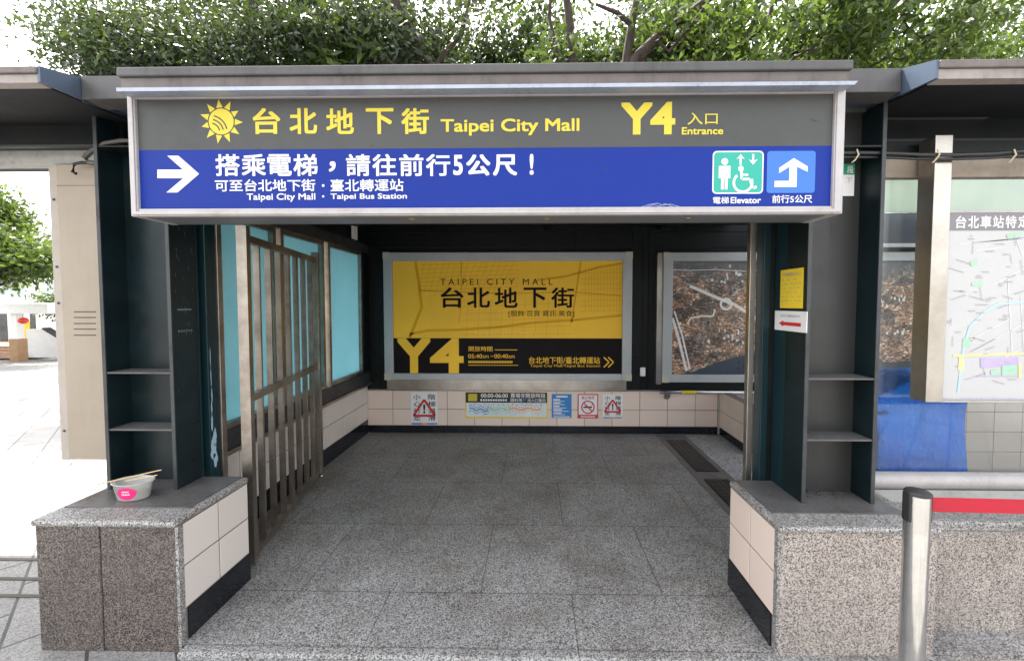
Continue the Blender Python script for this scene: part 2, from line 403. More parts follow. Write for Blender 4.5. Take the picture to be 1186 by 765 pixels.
_tc = {}
def text_mesh(body, bold):
    k = (body, bold)
    if k in _tc: return _tc[k]
    c = bpy.data.curves.new('writing', 'FONT'); c.body = body;  c.resolution_u = 4
    o = bpy.data.objects.new('writing', c); COL.objects.link(o)
    bpy.context.view_layer.update()
    m = bpy.data.meshes.new_from_object(o.evaluated_get(bpy.context.evaluated_depsgraph_get()))
    vs = [tuple(v.co)[:2] for v in m.vertices]; fs = [list(p.vertices) for p in m.polygons]
    bpy.data.objects.remove(o); bpy.data.curves.remove(c); bpy.data.meshes.remove(m)
    _tc[k] = (vs, fs); return vs, fs
class Panel:
    """a flat face in the scene: u along U, v along V, n outward"""
    def __init__(s, o, U, V, N): s.o, s.U, s.V, s.N = Vector(o), Vector(U), Vector(V), Vector(N)
    def p(s, u, v, h=0): return s.o + s.U*u + s.V*v + s.N*h
    def text(s, mb, body, u0, v0, u1, v1, h=.0015, bold=.015):
        vs, fs = text_mesh(body, 0)
        xs = [a for a, b in vs]; ys = [b for a, b in vs]
        ax, bx_, ay, by = min(xs), max(xs), min(ys), max(ys)
        b_ = max(0, bold); ax -= b_; bx_ += b_; ay -= b_; by += b_
        ku, kv = (u1-u0)/(bx_-ax), (v1-v0)/(by-ay)
        offs = [(0, 0)] + ([(b_*i, b_*j) for i in (-1,0,1) for j in (-1,0,1) if i or j] if b_ > .004 else [])
        for n, (dx, dy) in enumerate(offs):
            mb.add([s.p(u0+(a+dx-ax)*ku, v0+(b+dy-ay)*kv, h+n*.00004) for a, b in vs], fs)
    def rect(s, mb, u0, v0, u1, v1, h=.001): mb.add([s.p(u0,v0,h), s.p(u1,v0,h), s.p(u1,v1,h), s.p(u0,v1,h)], [(0,1,2,3)])
    def poly(s, mb, pts, h=.001): mb.add([s.p(u,v,h) for u,v in pts], [list(range(len(pts)))])
    def line(s, mb, pts, w, h=.001):
        for (a, b), (c, d) in zip(pts, pts[1:]):
            L = math.hypot(c-a, d-b)
            if L < 1e-6: continue
            nx, ny = -(d-b)/L*w/2, (c-a)/L*w/2
            mb.add([s.p(a+nx,b+ny,h), s.p(a-nx,b-ny,h), s.p(c-nx,d-ny,h), s.p(c+nx,d+ny,h)], [(0,1,2,3)])
    def disc(s, mb, u, v, r, h=.001, n=32): s.poly(mb, [(u+r*math.cos(2*PI*k/n), v+r*math.sin(2*PI*k/n)) for k in range(n)], h)
    def ring(s, mb, u, v, r0, r1, h=.001, n=40, a0=0, a1=2*PI):
        m = n if abs(a1-a0) > 6.28 else n
        for k in range(m):
            t0, t1 = a0+(a1-a0)*k/m, a0+(a1-a0)*(k+1)/m
            mb.add([s.p(u+r*math.cos(t), v+r*math.sin(t), h) for r, t in ((r0,t0),(r1,t0),(r1,t1),(r0,t1))], [(0,1,2,3)])
    def rrect(s, mb, u0, v0, u1, v1, r, h=.001):
        pts = []
        for cx, cy, a in ((u1-r,v1-r,0),(u0+r,v1-r,PI/2),(u0+r,v0+r,PI),(u1-r,v0+r,3*PI/2)):
            pts += [(cx+r*math.cos(a+PI/2*k/6), cy+r*math.sin(a+PI/2*k/6)) for k in range(7)]
        s.poly(mb, pts, h)
    def slab(s, mb, u0, v0, u1, v1, h0, h1):
        mb.hexa([s.p(u0,v0,h0), s.p(u1,v0,h0), s.p(u1,v0,h1), s.p(u0,v0,h1), s.p(u0,v1,h0), s.p(u1,v1,h0), s.p(u1,v1,h1), s.p(u0,v1,h1)])
def front(Y):  # panel facing the camera side, u = x, v = z
    return Panel((0,Y,0), (1,0,0), (0,0,1), (0,-1,0))
def px_box(x0, y0, x1, y1, Y):
    a, b = atY((x0+x1)/2, y1, Y), atY((x0+x1)/2, y0, Y)
    ym = (y0+y1)/2
    return bx(x0, ym, Y), a.z, bx(x1, ym, Y), b.z      # u0, v0, u1, v1

def tiles(mb, pan, us, vs, gap=.004, th=.006):
    for u0, u1 in zip(us, us[1:]):
        for v0, v1 in zip(vs, vs[1:]):
            a, b, c, d = u0+gap/2, v0+gap/2, u1-gap/2, v1-gap/2
            e = .0015
            # small tilt per tile + eased edges
            h = th + random.uniform(-.0006, .0006)
            lo = [pan.p(a,b,0), pan.p(c,b,0), pan.p(c,d,0), pan.p(a,d,0)]
            m_ = [pan.p(a,b,h-e), pan.p(c,b,h-e), pan.p(c,d,h-e), pan.p(a,d,h-e)]
            hi = [pan.p(a+e,b+e,h), pan.p(c-e,b+e,h), pan.p(c-e,d-e,h), pan.p(a+e,d-e,h)]
            mb.add(lo+m_+hi, [(0,1,5,4),(1,2,6,5),(2,3,7,6),(3,0,4,7),(4,5,9,8),(5,6,10,9),(6,7,11,10),(7,4,8,11),(8,9,10,11)])
def steps(a, b, n): return [a+(b-a)*k/n for k in range(n+1)]

# ------------------------------------------------------------------ ground
def gz(y): return -.03 if y < 3 else max(-.03-.075*(y-3), -1.53)
def sheet(name, xs, ys, mat, dz=0., hole=None):
    mb = MB()
    for x0, x1 in zip(xs, xs[1:]):
        for y0, y1 in zip(ys, ys[1:]):
            if hole and x0 >= hole[0]-1e-6 and x1 <= hole[1]+1e-6 and y0 >= hole[2]-1e-6 and y1 <= hole[3]+1e-6: continue
            mb.add([(x0,y0,gz(y0)+dz),(x1,y0,gz(y0)+dz),(x1,y1,gz(y1)+dz),(x0,y1,gz(y1)+dz)], [(0,1,2,3)])
    return struct(mb.build(name, mat))
sheet('plaza_ground', [-400, -2.04, 2.95, 6.5, 400], [-60, 2.6, 3, 5.04, 10.9, 13.2, 23, 600], 'pave', 0, (2.95, 6.5, 2.6, 5.04))
sheet('road', [-120, -3], [10.9, 13.2], 'asphalt', .004)
# entrance floor slab with a bright worn front edge
mb = MB().box(-2.06, 2.95, 1.86, 5.04, -.06, 0)
mb.box(atZ(211,748,0).x+.004, 1.9, 1.80, 1.86, -.06, 0, .012)
struct(mb.build('entrance_floor', 'floor'))
# dark drain slots across the pavement on the left
mb = MB()
for y0 in (2.50, 2.32, 2.18): mb.box(-6, -2.36, y0, y0+.022, -.03, -.0255)
tag(mb.build('drain_slot_strip', 'dark_line'), 'row of narrow dark drain slots across the bright paving beside the stained block', 'drain')
# stair down on the right
mb = MB()
for k in range(7): mb.box(3.0+k*.3, 3.0+(k+1)*.3, 2.75, 4.98, -2.0, -.16*(k+1))
mb.box(5.1, 6.5, 2.75, 4.98, -2.0, -1.2)
struct(mb.build('stairs', 'floor'))

# ------------------------------------------------------------------ pedestals
PT = .60
def pedestal(name_label, x_in, x_out, y0, y1, body_mat, tile_face_sign, notch):
    """x_in = face towards the passage"""
    t = thing('granite_pedestal', name_label, 'pedestal', ((x_in+x_out)/2, y0, 0), 'pedestals flanking the entrance')
    lo, hi = min(x_in,x_out), max(x_in,x_out); sg = tile_face_sign   # +1: passage side is +x
    xa, xb = (lo, hi-.012) if sg > 0 else (lo+.012, hi)
    mid = xa + (xb-xa)*(.46 if sg > 0 else .62)
    m = MB().box(xa, mid-.0015, y0, y1, -.04, PT-.032, .004).box(mid+.0015, xb, y0+.001, y1, -.04, PT-.032, .004) if sg > 0 else MB().box(xa, xb, y0, y1, -.04, PT-.032, .005)
    m.build('body', body_mat, t)
    if sg > 0:
     ck = MB(); pf = front(y0); zz = -.03; uu = mid; cp = [(uu, zz)]
     while zz < PT-.04: zz += random.uniform(.02,.05); uu = mid+random.uniform(-.004,.004); cp.append((uu, min(zz, PT-.034)))
     pf.line(ck, cp, .004, .0012); ck.build('crack', 'dark_line', t)
    ex = .005
    MB().box(lo-ex, hi+ex, y0-.018, y1, PT-.031, PT, .012).build('coping', 'coping' if sg > 0 else 'coping', t)
    # passage side: black base stone, tiles 2 x 2, grout bed
    N = (sg,0,0); U = (0,1,0)
    pan = Panel((x_in - sg*.010, 0, 0), U, (0,0,1), N)
    g = MB(); pan.slab(g, y0+.03, .0, y1-.003, PT-.033, 0, .004); g.build('grout_bed', 'grout', t)
    tl = MB(); ym = y0+.03+(y1-.003-y0-.03)*.5
    tiles(tl, Panel(pan.p(0,0,.0035), U, (0,0,1), N), [y0+.03, ym, y1-.003], [.155, .362, PT-.035], .007, .0035)
    tl.build('tile_facing', 'tile_white' if sg > 0 else 'tile', t)
    bs = MB(); pan.slab(bs, y0+.045, .001, y1-.003, .152, .003, .011); bs.build('skirting', 'black_stone', t)
    MB().box(x_in-.014 if sg > 0 else x_in, x_in if sg > 0 else x_in+.014, y0+.001, y0+.029, -.03, PT-.033).build('corner_strip', 'coping', t)
    return t
YL, YR = 1.842, 1.845
xl = bx(208, 680, YL); xlo = bx(44, 680, YL)
xr = bx(900, 680, YR); xro = bx(1084, 680, YR)
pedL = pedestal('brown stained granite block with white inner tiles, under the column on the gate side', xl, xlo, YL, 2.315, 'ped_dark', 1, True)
pedR = pedestal('pale pink granite block with cream inner tiles, behind the steel belt post', xr, xro, YR, 2.315, 'ped_light', -1, False)
# stainless cap plates
def capplate(label, x0, x1, y0, y1):
    tag(MB().box(x0, x1, y0, y1, PT+.001, PT+.005).box(x0, x1, y0-.004, y0, PT-.004, PT+.007).build('cap_plate', 'plate'), label, 'metal plate', 'metal plates on the pedestals')
capplate('dull metal sheet on the stained block, carrying the food tub', -2.30, xl-.03, 1.95, 2.305)
capplate('dull metal sheet on the pale pink block under the column with the red arrow notice', xr+.03, xro-.05, 1.95, 2.305)

# low granite wall to the right
t = thing('granite_parapet', 'long low speckled granite wall with coping below the glass screen', 'low wall', (3, 2.03, 0))
m = MB()
for a, b in zip([xro+.002, 3.0, 4.2, 5.4], [3.0, 4.2, 5.4, 6.5]): m.box(a+.001, b-.001, 2.0, 2.45, -.04, .495, .003)
m.build('body', 'ped_light', t)
MB().box(xro+.016, 6.5, 1.985, 2.448, .497, .548, .012).build('coping', 'coping', t)
struct(MB().box(xro+.03, 6.5, 1.70, 1.998, -.06, -.022, .006).build('granite_kerb', 'ped_light'))

# ------------------------------------------------------------------ steel columns
def channel(t, xa, xb, y0, yweb, ztop, shelves, web='teal'):
    w = .014
    MB().box(xa+w, xb-w, yweb, yweb+.012, PT+.005, ztop).build('web', web, t)
    for x in (xa, xb-w):
        o = MB().box(x, x+w, y0+.006, yweb+.03, PT+.005, ztop).build('flange', 'teal', t)
        MB().box(x-.002, x+w+.002, y0, y0+.006, PT+.005, ztop).build('worn_edge', 'edge', o)
    for z in shelves:
        MB().box(xa+w, xb-w, y0+.004, yweb, z-.008, z).build('shelf', 'dust_shelf' if z < 2 else 'black_steel', t)
zb = 2.43
tL = thing('steel_column', 'dark teal steel column with peeling pale paint, standing on the stained block', 'column', (-2.1, 2.2, PT), 'steel columns at the entrance')
channel(tL, bx(118,400,2.13), bx(199,400,2.13), 2.13, 2.265, 2.56, [bz(160,431,2.13), bz(160,497,2.13), bz(160,168,2.13)])
xq = bx(199,400,2.13)
# inner teal plates running back into the passage
MB().box(xq-.012, xq, 2.298, 2.312, PT+.005, 2.5).build('inner_plate', 'teal_plate', tL)
MB().box(xq-.05, xq+.012, 2.35, 2.43, .0, 2.5, .003).build('jamb', 'teal_plate', tL)
# flaked paint on the second plate (a patch with its own ragged outline)
random.seed(3)
def flake(mb, pan, u, v, w, h, n=14):
    pan.poly(mb, [(u+w*math.cos(2*PI*k/n)*random.uniform(.5,1.1), v+h*math.sin(2*PI*k/n)*random.uniform(.5,1.1)) for k in range(n)], .0015)
pj = Panel((xq+.012, 0, 0), (0,1,0), (0,0,1), (1,0,0))
fm = MB()
for z, w, h in ((.74,.026,.07), (.68,.02,.05), (.81,.018,.06), (.90,.008,.07), (.98,.006,.06), (1.06,.005,.06), (1.16,.004,.07), (1.28,.003,.07)): flake(fm, pj, 2.375+random.uniform(-.01,.01), z, w, h)
fm.build('flaked_paint', plain('pale flaked undercoat', (.30,.42,.50), .7), tL)
pl = Panel((xq, 0, 0), (0,1,0), (0,0,1), (1,0,0))
sm_ = MB()
for k in range(42): flake(sm_, pl, random.uniform(2.15,2.28), random.gauss(1.72,.22), random.uniform(.0008,.0026), random.uniform(.003,.018), 7)
pl.rect(sm_, 2.17, 1.557, 2.26, 1.566, .0015)
for k in range(6): pl.rect(sm_, 2.17+.016*k, 1.44, 2.181+.016*k, 1.452, .0015)
sm_.build('scratches', plain('scuffed paint', (.10,.125,.13), .7), tL)
MB().box(xq-.02, xq+.022, 2.431, 2.47, .0, 2.46, .003).build('stainless_jamb', 'stainless_old', tL)

tR = thing('steel_column', 'dark teal steel column bearing the yellow notice and red arrow sign', 'column', (1.5, 2.08, PT), 'steel columns at the entrance')
xa = bx(931,500,2.04); xb = bx(1015,500,2.04)
channel(tR, xa, xb, 2.04, 2.175, 2.56, [bz(970,438,2.04), bz(970,509,2.04), bz(970,168,2.04)], 'web_grey')
MB().box(xa, xa+.014, 2.207, 2.314, PT+.005, 2.5).build('inner_plate', 'teal_plate', tR)
MB().box(xa-.06, xa-.02, 2.322, 2.40, .001, 2.5, .003).build('jamb', 'teal_plate', tR)
MB().box(xa-.025, xa+.014, 2.3215, 2.345, .001, 2.5).build('gap_plate', 'black_steel', tR)
MB().box(xa-.095, xa-.062, 2.401, 2.44, .001, 2.46, .003).build('stainless_jamb', 'stainless', tR)
pr = Panel((xa, 0, 0), (0,-1,0), (0,0,1), (-1,0,0))      # facing the passage

# notices on the right column's passage face
def onR(px, py): p = atX(px, py, xa); return -p.y, p.z
def notice(name, label, cat): return thing(name, label, cat, (xa, 2.2, 1.6))
u0, v1 = onR(905, 313); u1, v0 = onR(930, 357)
t = notice('paper_notice', 'yellow paper notice taped to the dark column above the red arrow sign', 'notice')
b = MB(); pr.slab(b, u0, v0, u1, v1, .001, .003); b.build('sheet', 'paper_yellow', t)
b = MB(); random.seed(5)
pr.text(b, '平面通道出入口', u0+.02, v1-.035, u1-.02, v1-.018, .004, .01)
for k in range(6):
    v = v1-.055-k*.022; u = u0+.012
    while u < u1-.03:
        w = random.uniform(.008,.03); pr.rect(b, u, v, min(u+w, u1-.012), v+.003, .004); u += w+random.uniform(.006,.03)
b.build('printed_lines', 'mid_ink', t)
u0, v1 = onR(898.5, 359.5); u1, v0 = onR(935, 385.5)
t = notice('arrow_sign', 'white card with a red arrow pointing into the passage, under the yellow notice', 'sign')
b = MB(); pr.slab(b, u0, v0, u1, v1, .001, .004); b.build('card', 'paper', t)
b = MB(); w = u1-u0; h = v1-v0
pr.poly(b, [(u0+w*.15, v0+h*.36), (u0+w*.30, v0+h*.52), (u0+w*.30, v0+h*.44), (u0+w*.84, v0+h*.44), (u0+w*.84, v0+h*.27), (u0+w*.30, v0+h*.27), (u0+w*.30, v0+h*.20)], .005)
b.build('arrow', 'red', t)
b = MB(); pr.text(b, '往出口請走此方向', u0+w*.2, v0+h*.70, u1-w*.2, v0+h*.82, .005, .01); b.build('lettering', 'mid_ink', t)
random.seed(44); m = MB()
for k in range(150):
    x, y = random.uniform(xa+.02, xb-.02), 2.165-abs(random.gauss(0,.035)); z = PT+.006+random.uniform(0,.02)*max(0, (y-2.10)/.07)
    a = random.uniform(0,6.28); l = random.uniform(.004,.013)
    m.add([(x,y,z),(x+l*math.cos(a),y+l*math.sin(a)*.6,z+random.uniform(0,.006)),(x+l*math.cos(a+1.3),y+l*math.sin(a+1.3)*.6,z+.001)], [(0,1,2)])
tag(m.build('dirt_litter', plain('brown leaf dirt', (.06,.035,.018), .9, 0, .4, 30)), 'brown dirt and leaf crumbs gathered in the foot of the column recess', 'dirt', None, 'stuff')
# green and white sticker on the recess of the right column
fw = front(2.175)
u0, v0, u1, v1 = px_box(972, 190, 989, 227, 2.175)
t = thing('door_plate_sticker', 'small green and white sticker high in the recess of the column beside the glass', 'sticker', (u0, 2.173, v0))
b = MB(); fw.slab(b, u0, v0, u1, v1, .001, .003); b.build('sheet', 'paper', t)
b = MB(); fw.slab(b, u0, v1-.055, u1, v1, .003, .004); b.build('header', 'deep_green', t)
b = MB(); fw.text(b, '段', u1-.040, v1-.048, u1-.008, v1-.010, .0055); b.build('header_lettering', 'paper', t)
b = MB(); fw.text(b, '下', u1-.042, v1-.095, u1-.014, v1-.068, .0045, .0); b.build('lettering', 'mid_ink', t)

# ------------------------------------------------------------------ roof, beams, canopies
t = thing('entrance_roof', 'flat roof over the entrance passage with grey capping and mauve fascia', 'roof', (0, 1.8, 2.55))
c0, c1 = bx(134, 80, 1.80), bx(989, 74, 1.80)
zt = bz(560, 73, 1.80); zm = bz(560, 84, 1.80); zl = bz(560, 97, 1.80)
MB().box(c0, c1, 1.80, 2.15, zm, zt, .006).box(-2.1, 2.35, 2.15, 5.3, zm-.02, zt-.03).build('capping', 'capgrey', t)
MB().box(c0+.006, c1-.006, 1.815, 2.13, zl-.02, zm-.001).build('fascia', 'fascia', t)
zs0 = bz(560, 105.5, 1.735); zs1 = bz(560, 96, 1.735)
MB().hexa([(bx(152,104,1.8),1.735,zs0+.012),(bx(976,104,1.8),1.735,zs0+.012),(bx(976,104,1.8),1.85,zs0+.02),(bx(152,104,1.8),1.85,zs0+.02),
           (bx(134,96,1.735),1.735,zs1-.006),(bx(994,92,1.735),1.735,zs1-.006),(bx(994,92,1.735),1.84,zs1+.004),(bx(134,96,1.735),1.84,zs1+.004)]).build('drip_flashing', 'zinc', t)
m = MB().box(-2.1, 2.35, 2.62, 5.1, 2.55, 2.60)
m.box(xq-.06, xa+.02, 2.05, 2.62, 2.50, 2.56)
m.build('soffit', 'dusty_black', t)
m = MB()
for y in (2.9, 3.7, 4.5): m.box(-2.05, 2.35, y, y+.09, 2.44, 2.549)
for x in (-1.3, .1, 1.45): m.box(x, x+.07, 2.63, 5.0, 2.47, 2.549)
m.build('ceiling_beam', 'black_steel', t)
MB().box(-3.3, -2.1, 2.95, 6.3, 2.44, 2.52).build('eave', 'white_beam', t)  # lengthened to the rear so its shadow covers all the film windows
MB().box(-3.25, -2.1, 3.0, 6.25, 2.425, 2.439).build('eave_soffit', 'black_steel', t)

def canopy(label, xi, xo, sg):
    """side canopy: tapered cantilever from xi outwards to xo"""
    t = thing('side_canopy', label, 'canopy', (xi, 1.8, 2.5), 'canopies either side of the entrance')
    y0, y1, yb = 1.79, 1.93, 3.70
    zf1 = bz(1135 if sg > 0 else 20, 70 if sg > 0 else 78, y0); zf0 = bz(1135 if sg > 0 else 20, 91 if sg > 0 else 96, y0)
    zmid = zf1 - (zf1-zf0)*.45
    a, b = (xi, xo) if sg > 0 else (xo, xi)
    MB().box(a, b, y0-.012, y0+.05, zmid, zf1, .005).build('capping', 'fascia', t)
    MB().box(a+.004, b-.004, y0, y0+.05, zf0, zmid-.001).build('fascia', stained('pale fascia', (.26,.225,.205), (.06,.045,.037), .5, 0, .8, 4), t)
    # sloping soffit & roof
    m = MB()
    zr0, zr1 = zf0+.002, 2.565
    m.prism([(y0+.055, zf0), (2.27, 2.56), (yb, 2.77), (yb, 2.84), (y0+.055, zf1-.01)], 'x', a+.012, b-.012)
    m.build('soffit', 'dusty_black', t)
    # end plate facing the entrance, tinted blue for the sky light on it
    xe = xi
    m = MB()
    pts = [(y0-.005, zf0), (y0-.005, zf1+.002), (y1+.03, bz(1048 if sg > 0 else 84, 76 if sg > 0 else 87, y1)), (y1+.03, bz(1048 if sg>0 else 84, 107 if sg>0 else 113, y1))]
    m.prism(pts, 'x', xe-.006-sg*.006, xe+.006-sg*.006)
    m.prism([(y1+.03, 2.545), (y1+.03, 2.62), (yb, 2.86), (yb, 2.76)], 'x', xe-.006-sg*.006, xe+.006-sg*.006)
    m.build('end_plate', 'skytint_plate', t)
    # front beam under the soffit
    z0, z1 = 1.6+182*2.25/F, 1.6+211*2.25/F
    bm = MB()
    if sg > 0: bm.box(xb+.002, xo, 2.25, 2.32, z0, z1)
    else: bm.box(xo, bx(118,150,2.13)-.004, 2.25, 2.32, z0, z1)
    bm.build('front_beam', 'black_steel', t)
    e = MB()
    if sg > 0: e.box(xb+.002, xo, 2.236, 2.252, z0-.012, z0)
    else: e.box(xo, bx(118,150,2.13)-.004, 2.236, 2.252, z0-.012, z0)
    e.build('beam_flange', 'edge', t)
    # link beam to the entrance roof
    xlk = c1-.006 if sg > 0 else c0+.006
    a2, b2 = (xlk, xi-.014) if sg > 0 else (xi+.014, xlk)
    MB().box(a2, b2, 1.945, 2.06, bz(1020, 106.5, 1.945), bz(1020, 79, 1.945), .003).build('link_beam', 'capgrey', t)
    MB().box(a2, b2, 2.061, 2.28, 2.575, 2.59).build('link_soffit', 'skytint_plate', t)
    # rear posts carrying the canopy
    return t
canL = canopy('weathered canopy on the side of the beige cabinet, pale fascia over a dark soffit', bx(45, 88, 1.79), -6.5, -1)
canR = canopy('weathered canopy above the glass screen and map board, dark soffit', bx(1086, 80, 1.79), 6.5, 1)
MB().box(-6.5, bx(118,180,2.13)-.004, 2.34, 2.42, bz(60,190,2.34), bz(60,171,2.34), .003).build('white_rail', 'white_beam', canL)
for x in (-6.3,): MB().box(x, x+.12, 2.33, 2.45, -.03, 2.5).build('post', 'teal', canL)
MB().box(6.35, 6.47, 2.6, 2.72, -.03, 2.5).build('post', 'teal', canR)

# ------------------------------------------------------------------ main sign
YS = 1.80
t = thing('entrance_sign', 'large grey and blue entrance sign box across the opening', 'sign', (-.2, YS, 1.975))
o0, o1 = bx(149, 180, YS), bx(978, 175, YS)
sz0, sz1 = bz(560, 249, YS), bz(560, 105.5, YS)
i0, i1 = bx(157.5, 180, YS), bx(966, 175, YS); iz0, iz1 = bz(560, 240, YS), bz(560, 110.5, YS)
m = MB()
m.box(o0, i0, YS, YS+.21, sz0, sz1, .004).box(i1, o1, YS, YS+.21, sz0, sz1, .004)
m.box(i0, i1, YS+.0005, YS+.03, sz0, iz0, .004).box(i0, i1, YS+.0005, YS+.03, iz1, sz1, .004)
ow = .006
m.box(o0+.008, i0-.004, YS-.006, YS, sz0+.008, sz1-.004, .002).box(i1+.004, o1-.008, YS-.006, YS, sz0+.008, sz1-.004, .002)
m.box(o0+.008, o1-.008, YS-.0065, YS, sz0+.006, sz0+.020, .002)
m.build('frame', 'alu', t)
MB().box(i0, i1, YS+.19, YS+.21, sz0+.002, sz1).build('back_panel', 'capgrey', t)
MB().box(i0, i1, YS+.032, YS+.19, sz0+.002, sz0+.008).build('underside', 'signsoffit', t)
bc = plain('yellowish lamp hole', (.45,.30,.12), .4, .6)
for px in (478, 633, 796): MB().lathe([(0,-.004),(.012,-.004),(.014,.0)], (bx(px,255,1.9), 1.89, sz0+.003), 14).build('lamp_hole', bc, t)  # small yellowish lamps under the sign, their tint in the colour only
zsp = bz(560, 170, YS)
MB().box(i0, i1, YS+.014, YS+.03, zsp, iz1).build('grey_panel', 'sign_grey', t)
MB().box(i0, i1, YS+.014, YS+.03, iz0, zsp-.0005).build('blue_panel', 'sign_blue', t)
P = front(YS+.014)
def wr(mb, s, x0, y0, x1, y1, bold=.02, h=.0015, Y=None, pan=None):
    u0, v0, u1, v1 = px_box(x0, y0, x1, y1, Y or YS+.014); (pan or P).text(mb, s, u0, v0, u1, v1, h, bold)
yel = MB()
for ch, xa_ in zip('台北地下街', (293, 335.5, 378, 424, 465)): wr(yel, ch, xa_, 125.5, xa_+32, 155.5, .022)
wr(yel, 'Taipei City Mall', 510.5, 137.6, 671, 157, .02)
wr(yel, 'Y4', 719, 118.5, 782, 156, .03)
wr(yel, '入口', 796, 130.8, 831, 144.4, .008)
wr(yel, 'Entrance', 789.5, 147.5, 837.4, 156, .022)
yel.build('yellow_lettering', 'sign_yellow', t)
wh = MB()
for ch, xa_ in zip('搭乘電梯，請往前行', (250, 280, 310, 340, 380, 401, 431.5, 462.5, 493.5)):
    if ch == '，': wr(wh, ch, 381, 187, 389, 199, .015)
    else: wr(wh, ch, xa_, 178.7, xa_+28, 204, .019)
wr(wh, '5', 525, 179.5, 536, 203, .025)
wr(wh, '公', 540, 179, 568, 203.5, .028); wr(wh, '尺', 571, 179, 599, 203.5, .028); wr(wh, '!', 613.5, 178.5, 618, 202.5, .02)
wr(wh, '可至台北地下街', 249.3, 207.8, 365.5, 221.7, .016)
P.disc(wh, *(lambda p: (p.x, p.z))(atY(374.5, 215, YS+.014)), .006, .0015, 12)
wr(wh, '臺北轉運站', 383, 207.6, 467.5, 221.7, .012)
wr(wh, 'Taipei City Mall', 286, 224, 365.5, 233.8, .018)
P.disc(wh, *(lambda p: (p.x, p.z))(atY(374.5, 227.5, YS+.014)), .005, .0015, 12)
wr(wh, 'Taipei Bus Station', 383, 224, 471.5, 232.3, .018)
wr(wh, '電梯', 825.6, 228, 844, 236, .013); wr(wh, 'Elevator', 846, 228.3, 881, 235.6, .022)
wr(wh, '前行5公尺', 894, 225.8, 940.4, 235.2, .016)
wh.build('white_lettering', 'sign_white', t)
def pp(px, py): p = atY(px, py, YS+.014); return p.x, p.z
ar = MB()
P.poly(ar, [pp(182.5,196.5), pp(212,196.5), pp(194,180.5), pp(207,180.5), pp(231,201.5), pp(206,223), pp(193,223), pp(212.5,206.5), pp(182.5,206.5)], .0015)
ar.build('arrow', 'sign_white', t)
# sun emblem
em = MB(); cx, cz = pp(256.5, 141); rx = bx(274,141,YS)-bx(257,141,YS)
P.disc(em, cx, cz, rx*.86, .0015, 40)
for k in range(11):
    a = PI/2 + 2*PI*k/11 + .1
    R0, R1, da = rx*.95, rx*(1.5 if k % 11 not in (3,9) else 1.4), .23
    P.poly(em, [(cx+R0*math.cos(a-da), cz+R0*math.sin(a-da)), (cx+R1*math.cos(a), cz+R1*math.sin(a)), (cx+R0*math.cos(a+da), cz+R0*math.sin(a+da))], .0015)
em.build('sun_emblem', 'sign_yellow', t)
em2 = MB()
for k, r in enumerate((.62, .86, 1.10)):
    q0, q1 = PI*.60-.12*k, PI*.06+.10*k
    ccx, ccz = cx-rx*.75, cz-rx*.75
    a0, a1 = .22-.0*k, PI/2-.22
    pts = [(ccx+rx*r*1.05*math.cos(a0+(a1-a0)*j/14), ccz+rx*r*1.05*math.sin(a0+(a1-a0)*j/14)) for j in range(15)]
    pts = [p for p in pts if math.hypot(p[0]-cx, p[1]-cz) < rx*.86]
    P.line(em2, pts, rx*.09, .0022)
em2.build('emblem_stripe', 'sign_grey', t)
sc_ = MB(); random.seed(31)
for px, py, a in ((943,140,.010),(940,138,.006),(947,141,.005)): flake(sc_, P, *pp(px,py), a, a*.45)
for px in (300, 431, 520, 702, 860): flake(sc_, P, *pp(px, 168+random.uniform(-40,50)), random.uniform(.002,.004), random.uniform(.002,.01))
sc_.build('scuff', plain('scuff mark', (.035,.035,.035), .7), t)
cu = MB()
for q_ in ([(742,240),(752,237),(761,235.5),(768,238),(776,236.5),(788,240)], [(748,240),(757,237.5),(764,239),(770,236),(779,239.5)]): P.line(cu, [pp(*c) for c in q_], .0022, .003)
cu.build('lifted_film', plain('lifted film edge', (.30,.33,.50), .4), t)
# elevator pictogram
u0, v0, u1, v1 = px_box(825, 174.8, 884, 224.5, YS+.014)
e = MB(); P.rrect(e, u0, v0, u1, v1, .018, .0012); e.build('pictogram_border', 'sign_white', t)
e = MB(); P.rrect(e, u0+.006, v0+.006, u1-.006, v1-.006, .014, .0020); e.build('pictogram_field', 'sign_teal', t)
e = MB(); w, h = u1-u0, v1-v0
q = lambda a, b: (u0+w*a, v0+h*b)
P.disc(e, *q(.235,.75), w*.068, .0027, 20)
P.poly(e, [q(.12,.65), q(.35,.65), q(.35,.36), q(.305,.36), q(.305,.58), q(.30,.10), q(.245,.10), q(.24,.38), q(.23,.38), q(.225,.10), q(.17,.10), q(.165,.58), q(.165,.36), q(.12,.36)], .0027)
P.disc(e, *q(.555,.585), w*.055, .0027, 20)
P.ring(e, *q(.60,.26), w*.155, w*.205, .0027, 30, PI*.72, PI*2.12)
P.line(e, [q(.565,.53), q(.575,.34), q(.73,.34), q(.80,.13), q(.87,.16)], w*.05, .0028)
P.line(e, [q(.575,.44), q(.70,.44)], w*.04, .0029)
P.line(e, [q(.545,.67), q(.545,.83)], w*.042, .0027); P.poly(e, [q(.46,.80), q(.545,.92), q(.63,.80), q(.57,.83), q(.52,.83)], .0029)
P.line(e, [q(.79,.76), q(.79,.92)], w*.042, .0027); P.poly(e, [q(.70,.80), q(.79,.67), q(.88,.80), q(.815,.77), q(.765,.77)], .0029)
e.build('pictogram', 'sign_white', t)
u0, v0, u1, v1 = px_box(888, 175, 944, 223.5, YS+.014)
e = MB(); P.rrect(e, u0, v0, u1, v1, .013, .0012); e.build('direction_field', 'sign_sky', t)
e = MB(); w, h = u1-u0, v1-v0
